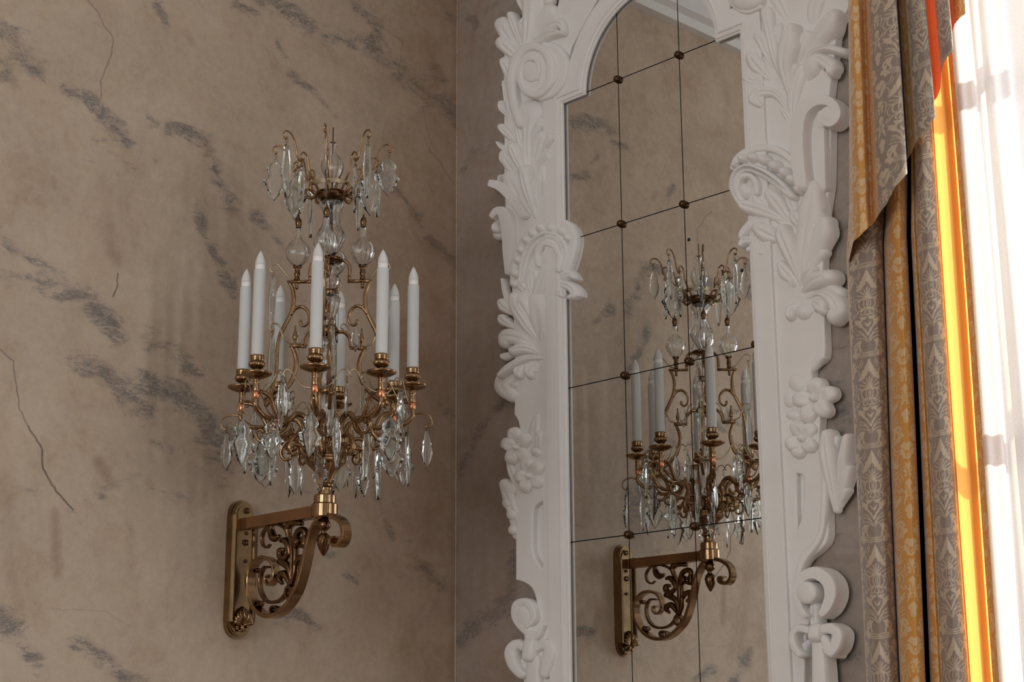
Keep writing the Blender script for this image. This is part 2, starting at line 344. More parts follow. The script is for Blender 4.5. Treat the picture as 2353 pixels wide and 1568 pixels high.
# ------------------------------------------------------------------ the wall mirror
MY = -.0198
mirror = empty('wall_mirror', (.75, 0, .55))
tag(mirror, 'tall arched wall mirror of tiled glass in a white carved frame of leaves and scrolls', 'mirror')
IX0, IX1, SX0, SX1, SZ, AR = .453, 1.046, .535, .972, 3.238, .2185; ACX = .7535
mb = MB(); mb.box((.41, -.012, .75), (1.09, -.001, 3.30)); mb.prism([(ACX+.25*math.cos(t), 3.24+.25*math.sin(t)) for t in np.linspace(0, PI, 25)], 'y', -.012, -.001)
mb.build('backing_board', M_dark, mirror, smooth=False)
gx = [.425, .6434, .8478, 1.075]; gz = [3.2479-.3902*i for i in range(0, 7)]
G = .0013
for c in range(3):
    for r in range(6):
        mb = MB(); mb.box((gx[c]+G, MY, gz[r+1]+G), (gx[c+1]-G, -.014, gz[r]-G)); mb.build('mirror_tile', M_mirror, mirror, smooth=False)
for c in range(3):      # the three tiles that fill the arch
    x0, x1 = max(gx[c], ACX-.235)+G, min(gx[c+1], ACX+.235)-G
    top = [(x, 3.24+math.sqrt(max(0, .235**2-(x-ACX)**2))) for x in np.linspace(x1, x0, 14)]
    poly = [(x0, gz[0]+G), (x1, gz[0]+G)]+[(x, max(z, gz[0]+2*G)) for x, z in top]
    mb = MB(); mb.prism(poly, 'y', MY, -.014); mb.build('mirror_tile', M_mirror, mirror, smooth=False)
def knob(x, z):
    mb = MB(); S_ = 1.2; pr = [(.0075, 0), (.0085, .0015), (.0085, .003), (.006, .0045), (.0072, .006), (.0072, .0085), (.004, .0105), (.0025, .0115)]
    mb.lathe([(a*S_, b*S_) for a, b in pr], (0, 0), 16); V = np.vstack(mb.v); mb.v = [np.stack([V[:, 0]+x, MY-V[:, 2], V[:, 1]+z], 1)]
    return mb.build('mirror_clip', M_clip, mirror)
for x in gx[1:3]:
    for z in gz[:6]: knob(x, z)
knob(1.052-.006, gz[2]+.004)
for px, py in ((1583, 551), (1705, 622)):
    p = aty(px, py, MY); mb = MB(); mb.lathe([(.0045, 0), (.0045, .0008), (.003, .0015)], (0, 0), 14)
    V = np.vstack(mb.v); mb.v = [np.stack([V[:, 0]+p[0], MY-V[:, 2], V[:, 1]+p[2]], 1)]; mb.build('screw_cap', M_dark, mirror)
# inner moulding, swept round the opening
path = [(IX0, .62), (IX0, SZ), (SX0, SZ)]+[(ACX-AR*math.cos(t), SZ+.002+AR*math.sin(t)) for t in np.linspace(0, PI, 41)]+[(SX1, SZ), (IX1, SZ), (IX1, .62)]
arc = lambda r, t0=0, n=41: [(ACX-r*math.cos(t), SZ+.002+r*math.sin(t)) for t in np.linspace(t0, PI-t0, n)]
path = [(IX0, .62), (IX0, SZ), (SX0, SZ)]+arc(AR, .12)+[(SX1, SZ), (IX1, SZ), (IX1, .62)]
prof = [(0, -.0245), (.0, -.030), (.004, -.0315), (.0055, -.035), (.014, -.037), (.016, -.0405), (.019, -.0415), (.022, -.0405), (.022, -.020), (0.004, -.0235)]
def sweep_profile(path, prof):
    P = np.array(path); n = len(P); Gd = []
    for i in range(n):
        d0 = P[i]-P[i-1] if i else P[1]-P[0]; d1 = P[i+1]-P[i] if i < n-1 else P[-1]-P[-2]
        if np.linalg.norm(d0) < 1e-6: d0 = d1
        d0 /= np.linalg.norm(d0); d1 /= np.linalg.norm(d1)
        n0 = np.array([-d0[1], d0[0]]); n1 = np.array([-d1[1], d1[0]]); mm = n0+n1; mm /= np.linalg.norm(mm); mm = mm/max(.35, mm@n0)
        Gd.append([(P[i][0]+mm[0]*u, y, P[i][1]+mm[1]*u) for u, y in prof])
    return Gd
mb = MB(); mb.grid(sweep_profile(path, prof), cv=True, caps=True); mb.build('inner_moulding', M_plaster, mirror, ang=28)
BANDS = True

# carved relief: strokes and domes traced on the frame's face, each with its own height and rounded back to the wall
HS = 1.0
def lobe(mb, k, pts, w, Hh=.022, y0=-.018, p=2.1, gr=0., tip=.85, n=18, seg=13, rise=.22, root=.35):
    ox, oy, sc = k; Hh = Hh*HS
    P = np.array([(ox+a/sc, oy+b/sc) for a, b in pts], float); ww = np.array(w, float)/sc/2
    q = spline(P, n+1); s = np.linspace(0, 1, n+1)
    # resample the widths with the same parameter
    L = np.array([np.linalg.norm(P[i+1]-P[i])**.5 for i in range(len(P)-1)]); cum = np.concatenate([[0], np.cumsum(L)])/L.sum()
    wi = np.interp(s, cum, ww)
    T = np.gradient(q, axis=0); T /= np.linalg.norm(T, axis=1)[:, None]+1e-9; Nn = np.stack([-T[:, 1], T[:, 0]], 1)
    Gd = []; u = np.linspace(-1, 1, seg); dome = (1-np.abs(u)**p)**(1/p)
    # round ends
    rows = []
    for i in range(n+1): rows.append((q[i], Nn[i], wi[i], 1., s[i]))
    e = [(.45, .89), (.8, .6), (.97, .25)]
    we, ws = wi[-1], wi[0]
    rows = [(q[0]-T[0]*ws*a*.8, Nn[0], ws*b, b**.7, 0) for a, b in e[::-1]]+rows+[(q[-1]+T[-1]*we*a, Nn[-1], we*b, b**.7, 1) for a, b in e]
    for c, nn, hw, hf, ss in rows:
        hs = Hh*(root+(1-root)*math.sin(PI/2*min(1, ss/tip)))*(.55+.45*hf)
        prof = hs*(rise+(1-rise)*dome*(1 if hf > .99 else hf)) - gr*1.9*hs*math.sin(PI*min(1, ss*1.05))**.5*np.exp(-(u/.17)**2)
        line = []
        yr = y0-.7*Hh
        for uu, hh in [(-1, 0)]+list(zip(u, prof))+[(1, 0)]:
            pp = c+nn*hw*uu; d = ray(*pp); t = (yr-CAM[1])/d[1]; x = CAM[0]+d[0]*t; z = CAM[2]+d[2]*t
            line.append((x, y0-hh, z))
        Gd.append(line)
    mb.grid(Gd, caps=True)
def dome(mb, k, c, rx, ry=None, Hh=.022, y0=-.018, rise=.3, p=2.2, seg=20, rings=6, ang=0):
    ox, oy, sc = k; Hh = Hh*HS; ry = ry or rx; yr = y0-.7*Hh; Gd = []
    for r, h in [(1, 0)]+[(math.cos(a), rise+(1-rise)*math.sin(a)) for a in np.linspace(0, PI/2*.98, rings)]:
        line = []
        for a in np.linspace(0, 2*PI, seg, endpoint=False):
            dx, dy = rx*math.cos(a)*r, ry*math.sin(a)*r
            px, py = ox+(c[0]+dx*math.cos(ang)-dy*math.sin(ang))/sc, oy+(c[1]+dx*math.sin(ang)+dy*math.cos(ang))/sc
            d = ray(px, py); t = (yr-CAM[1])/d[1]; line.append((CAM[0]+d[0]*t, y0-Hh*h, CAM[2]+d[2]*t))
        Gd.append(line)
    mb.grid(Gd, cv=True, caps=True)
def slab(name, k, outline, holes=(), y0=-.001, y1=-.030, bev=.004):
    cu = bpy.data.curves.new(name, 'CURVE'); cu.dimensions = '2D'; cu.fill_mode = 'BOTH'; cu.extrude = (y0-y1)/2-bev; cu.bevel_depth = bev; cu.bevel_resolution = 2
    for poly in [outline]+list(holes):
        sp = cu.splines.new('POLY'); sp.points.add(len(poly)-1); sp.use_cyclic_u = True
        for i, (a, b) in enumerate(poly):
            if k: p = aty(k[0]+a/k[2], k[1]+b/k[2], y1); x, z = p[0], p[2]
            else: x, z = a, b
            sp.points[i].co = (x, z, 0, 1)
    ob = bpy.data.objects.new('tmp', cu); C.objects.link(ob)
    dg = bpy.context.evaluated_depsgraph_get(); me = bpy.data.meshes.new_from_object(ob.evaluated_get(dg))
    bpy.data.objects.remove(ob)
    V = np.zeros(len(me.vertices)*3); me.vertices.foreach_get('co', V); V = V.reshape(-1, 3)
    V = np.stack([V[:, 0], (y0+y1)/2-V[:, 2], V[:, 1]], 1); me.vertices.foreach_set('co', V.ravel()); me.update()
    mb = MB(); mb.add(V, [tuple(p.vertices) for p in me.polygons]); bpy.data.meshes.remove(me)
    return mb.build(name, M_plaster, mirror, ang=35)
def sm(pts, n=60): return [tuple(p) for p in spline(pts, n)]
K0 = (0, 0, 1)
# ground panels the carving stands on
left = [(1262,1700),(1205,1700),(1205,1480)]+sm([(1205,1480),(1215,1440),(1232,1415),(1236,1390),(1225,1352),(1205,1336),(1187,1330)],16)+[(1187,1130),(1183,1060),(1200,1000),(1192,965),(1183,950),(1186,880),(1183,760),(1176,640),(1168,560),(1160,430),(1160,300),(1158,200),(1160,120),(1185,60),(1215,20),(1235,5),(1252,20)]+sm([(1262,30),(1278,38),(1295,36),(1312,22),(1330,-20),(1345,-90)],14)+[(1500,-190),(1500,-120),(1420,-60),(1372,-5),(1335,60),(1310,110),(1296,170),(1296,224),(1260,240),(1258,700),(1262,1100)]
slab('side_panel', K0, left, [sm([(1248,1147),(1228,1160),(1222,1180),(1221,1260),(1228,1285),(1243,1308),(1249,1312)],14)+[(1249,1160)]], y1=-.030)
right = [(1835,1700),(1812,1400),(1800,1150),(1788,900),(1780,740),(1770,560),(1752,120),(1745,60),(1700,72),(1690,10),(1675,-60),(1660,-120),(1740,-160),(1960,-120),(1955,0),(1920,60),(1910,150),(1900,230),(1905,300),(1903,420),(1888,520),(1886,640),(1890,740)]+sm([(1892,800),(1889,822),(1872,835),(1860,850),(1864,880),(1880,940),(1878,1000),(1880,1040),(1896,1100),(1898,1180),(1898,1235),(1880,1262),(1850,1285),(1838,1312)],40)+sm([(1838,1312),(1862,1340),(1868,1400),(1850,1440)],10)+[(1845,1500),(1842,1700)]
slab('side_panel', K0, right, [sm([(1826,1083),(1838,1086),(1850,1096),(1849,1150),(1846,1185),(1836,1215),(1832,1243)],14)+[(1828,1180)]], y1=-.030)
# flat band between the moulding and the carved ground
bo = [(IX0-.063, .62), (IX0-.063, SZ+.063), (SX0-.05, SZ+.063)]+arc(AR+.063, .28)+[(SX1+.05, SZ+.063), (IX1+.063, SZ+.063), (IX1+.063, .62)]
bi = [(IX0-.018, .62), (IX0-.018, SZ+.018), (SX0-.018, SZ+.018)]+arc(AR+.018, .1)+[(SX1+.018, SZ+.018), (IX1+.018, SZ+.018), (IX1+.018, .62)]
slab('flat_band', None, bo+bi[::-1], y1=-.0390, bev=.0025)
# crown of the arch above the picture, so the frame is complete
cr = [(.40, 3.42), (.46, 3.58), (.58, 3.68), (.70, 3.74), (.7535, 3.82), (.81, 3.74), (.93, 3.68), (1.05, 3.58), (1.11, 3.42), (1.04, 3.38), (.99, 3.47), (.90, 3.535), (.7535, 3.57), (.61, 3.535), (.51, 3.47), (.46, 3.38)]
slab('recess_back', K0, [(1210,1130),(1258,1130),(1258,1330),(1210,1330)], y1=-.012)
slab('recess_back', K0, [(1815,1060),(1870,1060),(1870,1270),(1815,1270)], y1=-.014)
slab('crown_panel', None, cr, y1=-.028)

k4 = (1100, 0, 3.733); k5 = (1100, 400, 3.136); k6 = (1100, 880, 2.28)
kA = (1640, 0, 3.732); kB = (1640, 300, 3.409); kC = (1700, 740, 3.267); kD = (1700, 1180, 4.04)
def group(name, k, items, parent=mirror):
    mb = MB()
    for j, it in enumerate(items):
        if it[0] != 'D' and len(it) > 2 and it[2].get('gr') and name in ('acanthus_leaf', 'scroll_leaf'):   # leaf lobes: fuller tips, uneven height
            wd = list(it[1]); wd = [x*(1.12 if q == 0 else 1.42 if x > 40 else 1.25) for q, x in enumerate(wd)]; it = (it[0], wd, dict(it[2], Hh=it[2]['Hh']*(1+.16*((j*7) % 3-1))))
        kind = it[0]
        if kind == 'D': dome(mb, k, *it[1:3], **(it[3] if len(it) > 3 else {}))
        else: lobe(mb, k, it[0], it[1], **(it[2] if len(it) > 2 else {}))
    return mb.build(name, M_plaster, parent, ang=50)
lf = dict(Hh=.030, gr=.10); lo = dict(Hh=.022, gr=.10); hi = dict(Hh=.038, gr=.08)
fl = dict(Hh=.030, p=6, rise=.7, root=.9); fh = dict(Hh=.040, p=5, rise=.7, root=.9)
group('acanthus_leaf', k4, [
 ([(330,430),(240,310),(195,210)],[30,95,110],lf), ([(335,510),(255,430),(195,368)],[30,85,100],lf), ([(225,720),(242,620),(218,530)],[24,75,75],lf),
 ([(355,420),(310,250),(272,125)],[25,60,50],hi), ([(330,560),(385,400),(425,200),(440,-60)],[25,55,90,140],hi), ([(355,370),(372,280),(368,205)],[15,26,26],lf),
 ([(420,320),(510,200),(600,95)],[30,80,100],lf), ([(440,330),(560,235),(690,200),(735,270)],[30,80,80,40],lf), ([(395,355),(500,330),(600,290),(715,285)],[40,70,75,40],lf),
 ([(445,200),(490,100),(530,-60)],[25,65,90],lf), ([(380,120),(365,40),(350,-40)],[30,60,70],lf), ([(560,60),(590,0)],[40,60],lo), ([(320,560),(300,440),(240,330)],[20,34,30],lo)])
group('scroll_volute', k4, [
 ([(360,1080),(305,900),(285,700),(320,520),(430,410),(560,430),(625,560),(610,720),(520,815),(420,790),(372,690),(375,590),(430,520),(505,520),(535,600),(520,690)],[70,75,75,78,80,80,78,75,72,70,66,60,52,46,40,20],dict(Hh=.040,p=3,rise=.6,root=.9,n=60)),
 ([(560,385),(670,420),(735,530),(720,680),(640,800),(540,850)],[60,75,85,85,75,50],dict(Hh=.030,p=3,rise=.6,root=.9,n=30)), ([(600,420),(665,520),(660,660),(590,780)],[50,70,70,50],dict(Hh=.036,p=3,rise=.6,root=.9,n=24)),
 ('D',(465,615),150,dict(ry=185,Hh=.033,rise=.85,p=4)), ('D',(462,620),78,dict(ry=88,Hh=.0385,rise=.9))])
group('acanthus_leaf', k4, [
 ([(405,1580),(405,1250),(425,1080),(435,960)],[40,65,90,170],hi), ([(385,1400),(350,1180),(338,1085)],[35,60,50],lf), ([(430,1310),(480,1150),(520,1070)],[25,50,50],lf),
 ([(435,1500),(500,1260),(540,1175)],[40,90,95],lf), ([(540,1140),(545,1040)],[60,60],lo), ([(560,1310),(615,1175)],[40,60],lf), ([(450,1520),(530,1390),(600,1345)],[30,70,60],lf), ([(500,1560),(550,1475)],[35,55],lo),
 ([(400,1560),(325,1370),(290,1260)],[30,65,75],hi), ([(385,1580),(270,1430),(215,1330)],[30,85,80],lf), ([(290,1210),(230,1140),(190,1090)],[30,60,55],lf), ([(250,1010),(200,940),(195,885)],[30,50,45],lf),
 ([(250,1320),(190,1260),(162,1222)],[30,40,20],lf), ([(300,1250),(255,1000),(228,800),(215,700)],[45,45,40,20],lo), ([(235,1440),(200,1380),(195,1340)],[30,40,35],lo), ([(200,700),(215,740)],[30,30],lo)])
group('scroll_leaf', k5, [
 ([(330,300),(255,185),(165,95),(95,70)],[60,75,75,60],fl), ([(355,310),(275,140),(230,30)],[40,85,110],lf), ([(370,300),(345,120),(325,-30)],[35,60,70],hi), ([(385,300),(400,120),(440,30)],[30,55,60],lf), ([(120,60),(150,20),(190,15)],[20,30,20],lo),
 ([(208,720),(215,560),(215,420),(190,290),(140,270),(105,310)],[25,75,95,95,60,40],fl), ([(135,375),(130,440)],[60,50],lo), ([(110,330),(120,400)],[40,50],lf), ([(430,190),(455,60),(460,-40)],[60,70,60],lo)])
rim = dict(Hh=.038, p=3, rise=.6, root=.9, n=40)
HS = .72
group('beaded_scroll', k5, [
 ([(240,780),(262,640),(320,490),(410,385),(540,342),(645,375),(682,460),(670,560),(635,690)],[30,55,60,60,55,60,62,60,50],dict(Hh=.026,p=3,rise=.6,root=.9,n=40)),
 ([(300,790),(330,620),(390,505),(480,445),(575,465),(622,550),(600,690)],[40,70,72,68,66,60,60],dict(Hh=.034,p=3,rise=.5,root=.9,n=36,gr=.25)),
 ([(430,660),(425,570),(470,505),(545,520),(582,590),(580,700)],[40,44,46,48,46,40],rim), ('D',(500,620),62,dict(ry=66,Hh=.030))]+
 [('D',c,r*1.12,dict(Hh=.046,y0=-.012)) for c,r in (((255,790),34),((262,715),36),((284,620),36),((305,548),37),((343,475),38),((388,425),38),((447,388),40),((525,388),42),((600,412),42),((640,460),32))])
group('acanthus_leaf', k5, [
 ([(370,970),(440,800),(500,690)],[40,90,100],hi), ([(385,900),(365,790),(385,695)],[30,50,45],lf), ([(412,790),(410,705)],[25,36],lf), ([(430,880),(540,765),(640,725),(680,745)],[35,70,60,30],hi),
 ([(440,880),(565,800),(650,812),(690,865),(655,890)],[28,50,56,56,34],dict(Hh=.036,gr=.08)), ([(460,900),(560,855),(600,880)],[30,60,30],lf), ('D',(545,920),60,dict(ry=40,Hh=.03)), ([(335,850),(300,800)],[60,60],lf), ([(290,790),(240,770)],[50,40],lo)])
HS = .85
group('acanthus_leaf', k5, [
 ([(425,1225),(330,1090),(262,970),(245,885)],[30,60,70,55],hi), ([(385,1090),(320,970),(305,915)],[60,90,80],lf), ([(430,1200),(425,1060),(415,930)],[60,110,120],lo), ([(285,1100),(200,900),(172,760)],[30,36,22],lf),
 ([(240,1010),(175,960),(160,925)],[30,60,50],lf), ([(235,1100),(172,1060),(160,1030)],[30,60,40],lf), ([(425,1250),(300,1190),(195,1170),(175,1215)],[30,75,90,60],lf), ([(430,1300),(330,1255),(245,1275)],[25,65,60],hi),
 ([(440,1320),(320,1325),(210,1400),(155,1455)],[30,45,50,40],hi), ([(265,1285),(185,1315),(165,1310)],[30,45,30],lo), ([(430,1340),(365,1400),(370,1450)],[60,90,50],lf), ([(330,1345),(285,1400),(285,1450)],[50,70,50],lf),
 ([(270,1400),(185,1470),(170,1535),(225,1590)],[50,100,100,80],lf), ([(450,1240),(470,1130)],[40,60],lo)])
def flower(k, c, petals, r, cr, name='carved_flower', extra=()):
    it = list(extra)
    for j, p in enumerate(petals):
        d = np.array(p, float)-np.array(c); e = np.array(c)+d*.18; t = np.array(c)+d*1.12
        it.append(([tuple(e), tuple((e+t)/2), tuple(t)], [r*1.2, r*2.25, r*1.95], dict(Hh=.031-.0032*(j % 2), gr=.05, p=3, rise=.5, root=.6, tip=1.)))
    it.append(('D', c, cr, dict(Hh=.036, rise=.5)))
    return group(name, k, it)
flower(k6, (190,338), [(150,322),(185,272),(235,300),(222,372),(172,392)], 36, 17, extra=[([(310,390),(290,260),(310,175)],[60,80,30],lo), ([(300,380),(320,270)],[50,50],lf), ('D',(300,360),32,dict(Hh=.024))])
flower(k6, (260,487), [(218,492),(250,430),(303,447),(300,518),(245,540)], 35, 18, extra=[([(200,560),(170,470),(160,410)],[50,50,40],lo)])
group('carved_leaf', k6, [([(110,-5),(150,15),(190,10)],[50,60,40],lo)]); group('carved_leaf', k6, [([(185,800),(180,700),(155,610),(130,530)],[50,75,75,60],lo), ('D',(150,560),42,dict(Hh=.022)), ('D',(150,630),34,dict(Hh=.022)), ('D',(170,690),32,dict(Hh=.022)), ('D',(178,770),30,dict(Hh=.018))])
group('scroll_volute', k6, [([(345,1275),(300,1330),(240,1290),(200,1230),(205,1165),(250,1150),(285,1185),(290,1240),(255,1285)],[10,40,44,46,46,44,42,40,20],dict(Hh=.034,p=4,rise=.6,root=.9,n=40)), ('D',(238,1222),52,dict(ry=60,Hh=.036,p=4,rise=.7)), ([(255,1270),(265,1360),(270,1440)],[50,50,56],dict(Hh=.034,rise=.5,root=.9))])
bowd = dict(Hh=.036, p=3, rise=.5, root=.8)
group('ribbon_bow', k6, [([(250,1400),(200,1370),(165,1410),(185,1480),(225,1530)],[40,60,60,64,50],bowd), ([(245,1420),(228,1470),(232,1520)],[30,50,40],lo), ([(285,1400),(345,1370),(375,1400),(360,1470),(345,1530)],[40,60,70,70,50],bowd), ([(290,1430),(330,1500)],[40,70],lo),
 ([(266,1355),(262,1440)],[60,64],dict(Hh=.046,p=3,rise=.5,root=.9)), ([(285,1450),(290,1700)],[78,86],dict(Hh=.034,p=3,rise=.5,root=.9))])
# right side
HS = .95
group('acanthus_leaf', kA, [
 ([(610,760),(525,520),(480,280),(450,105)],[35,70,75,90],hi), ([(500,600),(430,400),(392,310)],[35,80,100],lf), ([(470,680),(370,570),(325,490)],[40,110,100],lf), ([(520,760),(380,710),(275,675)],[40,95,50],lf),
 ([(650,1000),(530,810),(400,790),(340,850),(400,905)],[40,60,85,90,50],lf), ([(625,860),(590,560),(635,380),(680,230)],[50,110,150,60],dict(Hh=.044,gr=.06)), ([(540,480),(545,300),(560,225)],[30,60,55],lf),
 ([(640,610),(750,400),(800,300)],[40,85,75],lf), ([(720,530),(870,330),(970,220),(1035,120)],[40,110,140,80],hi), ([(720,560),(860,380),(1000,300)],[30,70,70],lf), ([(700,580),(820,455),(960,410),(1115,445)],[30,50,60,60],hi),
 ([(740,590),(860,500),(990,560),(1000,620)],[40,90,110,60],lf), ([(770,690),(815,600),(855,525)],[60,110,100],hi), ([(650,800),(670,660),(710,570)],[36,60,50],lf), ([(660,1060),(670,850),(745,610)],[50,90,90],lo), ([(660,1100),(630,1000),(600,960)],[30,60,50],lo),
 ([(640,230),(580,60),(520,-60)],[60,100,120],lo), ([(820,250),(850,100),(900,-60)],[60,100,110],lo)])
group('scroll_volute', kA, [('D',(272,-30),150,dict(ry=120,Hh=.045,rise=.6)), ([(130,-40),(170,40),(290,100),(420,60)],[30,50,60,40],dict(Hh=.03,p=3,rise=.6,root=.9))])
group('scroll_volute', kA, [
 ([(770,1600),(740,1350),(735,1120),(775,960),(870,880),(985,870),(1065,930),(1075,1010),(1020,1070),(950,1045),(930,990),(975,955)],[120,130,135,130,110,95,85,75,65,60,40,30],dict(Hh=.044,p=5,rise=.8,root=1,n=50)), ('D',(1000,1000),85,dict(ry=90,Hh=.046,rise=.75,p=4)),
 ([(925,1120),(935,1600)],[95,95],dict(Hh=.030,p=6,rise=.8,root=1)), ([(700,1500),(690,1200),(690,1000)],[40,50,30],dict(Hh=.02,root=1))])
group('beaded_scroll', kB, [
 ([(150,300),(200,210),(320,145),(450,140),(560,190),(660,280),(760,420)],[50,60,66,64,60,58,50],dict(Hh=.030,p=3,rise=.6,root=.9,n=36)),
 ([(200,560),(160,450),(185,345),(270,295),(400,340),(520,425),(620,520)],[50,75,80,75,80,80,60],dict(Hh=.038,p=3,rise=.5,root=.9,n=40,gr=.2)),
 ([(230,560),(190,470),(215,380),(290,360),(345,420),(350,500)],[36,44,50,50,50,40],rim), ('D',(250,470),62,dict(ry=70,Hh=.034)), ([(380,500),(460,440),(560,480)],[60,80,60],dict(Hh=.024))]+
 [('D',c,r,dict(Hh=.050,y0=-.012)) for c,r in (((168,272),30),((228,220),46),((306,212),48),((390,228),52),((472,275),52),((552,328),50),((610,385),50),((665,460),46))])
group('acanthus_leaf', kB, [
 ([(590,730),(490,570),(440,495)],[50,105,85],hi), ([(430,640),(355,540),(328,505)],[50,80,70],lf), ([(520,690),(360,625),(250,592),(205,560)],[50,95,95,40],hi), ([(570,750),(440,672),(330,700),(240,790),(215,840)],[40,50,60,60,36],hi),
 ([(490,850),(410,810),(350,765)],[70,120,100],hi), ([(330,860),(245,860),(215,900)],[60,56,40],lf), ([(470,920),(400,945),(375,965)],[60,90,40],lf), ([(645,710),(605,580),(592,515)],[40,75,60],lf), ([(300,900),(270,940)],[60,30],lo)])
group('acanthus_leaf', kB, [
 ([(650,1200),(685,950),(750,640),(795,430)],[50,100,170,80],dict(Hh=.048,gr=.08)), ([(680,800),(645,700),(625,655)],[45,85,60],hi), ([(645,1180),(580,960),(540,830),(535,775)],[40,100,110,80],hi), ([(650,1210),(565,1120),(525,1050)],[40,100,60],lf),
 ([(690,1090),(790,900),(850,780),(870,715)],[40,115,125,80],hi), ([(765,720),(828,655),(842,625)],[50,75,45],lf), ([(700,1110),(780,1010),(850,950)],[40,80,60],lf), ([(660,1220),(720,1135),(780,1085)],[36,80,50],lf),
 ([(660,1250),(780,1175),(900,1145)],[40,105,100],hi), ([(760,1270),(870,1235),(975,1270)],[30,90,70],lf), ([(700,1310),(800,1270),(900,1300),(965,1390),(935,1460)],[25,40,100,120,90],hi), ([(740,1330),(820,1370),(850,1410)],[50,100,60],lf),
 ([(770,1360),(700,1420)],[100,100],lf), ([(660,1370),(605,1395),(595,1455)],[40,70,60],lf), ([(640,1230),(600,1180)],[40,40],lo)])
flower(kC, (553,570), [(570,483),(655,540),(612,650),(512,690),(455,580)], 62, 36, extra=[('D',(430,455),76,dict(Hh=.022)), ('D',(375,590),56,dict(ry=62,Hh=.02)), ('D',(400,700),64,dict(ry=46,Hh=.02)), ([(500,375),(555,310),(625,268)],[50,80,30],dict(Hh=.016))])
flower(kC, (463,872), [(432,795),(515,815),(515,925),(440,965),(395,915)], 56, 34, extra=[('D',(520,860),70,dict(ry=90,Hh=.02))])
group('carved_leaf', kC, [([(690,1410),(665,1180),(645,980),(650,850)],[60,110,140,110],hi), ([(715,1280),(760,1080),(805,870)],[50,100,80],hi), ([(710,1370),(775,1210),(825,1100)],[60,100,60],lf), ([(720,1380),(790,1260)],[60,80],lo), ([(690,1000),(720,880)],[60,70],lo)])
group('side_scroll', kD, [([(780,-700),(790,-300),(780,0),(760,180),(700,300),(610,400),(560,520),(545,650)],[60,60,60,60,70,80,60,30],dict(Hh=.024,p=3,rise=.5,root=1,n=40)), ([(500,840),(560,900),(640,960)],[60,60,40],lo)])
group('scroll_volute', kD, [([(640,960),(575,860),(550,720),(620,590),(740,560),(845,640),(870,760),(830,880),(780,950)],[60,70,80,100,130,130,120,100,60],dict(Hh=.048,p=6,rise=.85,root=1,n=40)), ('D',(640,740),95,dict(ry=106,Hh=.053,p=5,rise=.85)), ([(690,860),(700,1040)],[110,100],dict(Hh=.036,root=.9,gr=.2))])
bd = dict(Hh=.048, p=4, rise=.7, root=.9)
group('ribbon_bow', kD, [([(780,1080),(850,1070),(925,1120),(910,1230),(880,1310)],[90,110,110,110,60],bd), ([(790,1150),(840,1260),(880,1320)],[60,110,60],bd), ([(650,1090),(560,1070),(510,1130),(530,1250),(590,1320)],[70,80,60,70,60],bd), ([(650,1160),(600,1230),(600,1310)],[50,80,70],lf),
 ([(710,1060),(712,1150)],[130,130],dict(Hh=.056,p=3,rise=.6,root=.9)), ([(730,1180),(750,1400),(760,1700)],[120,150,170],dict(Hh=.044,p=3,rise=.6,root=.9))])
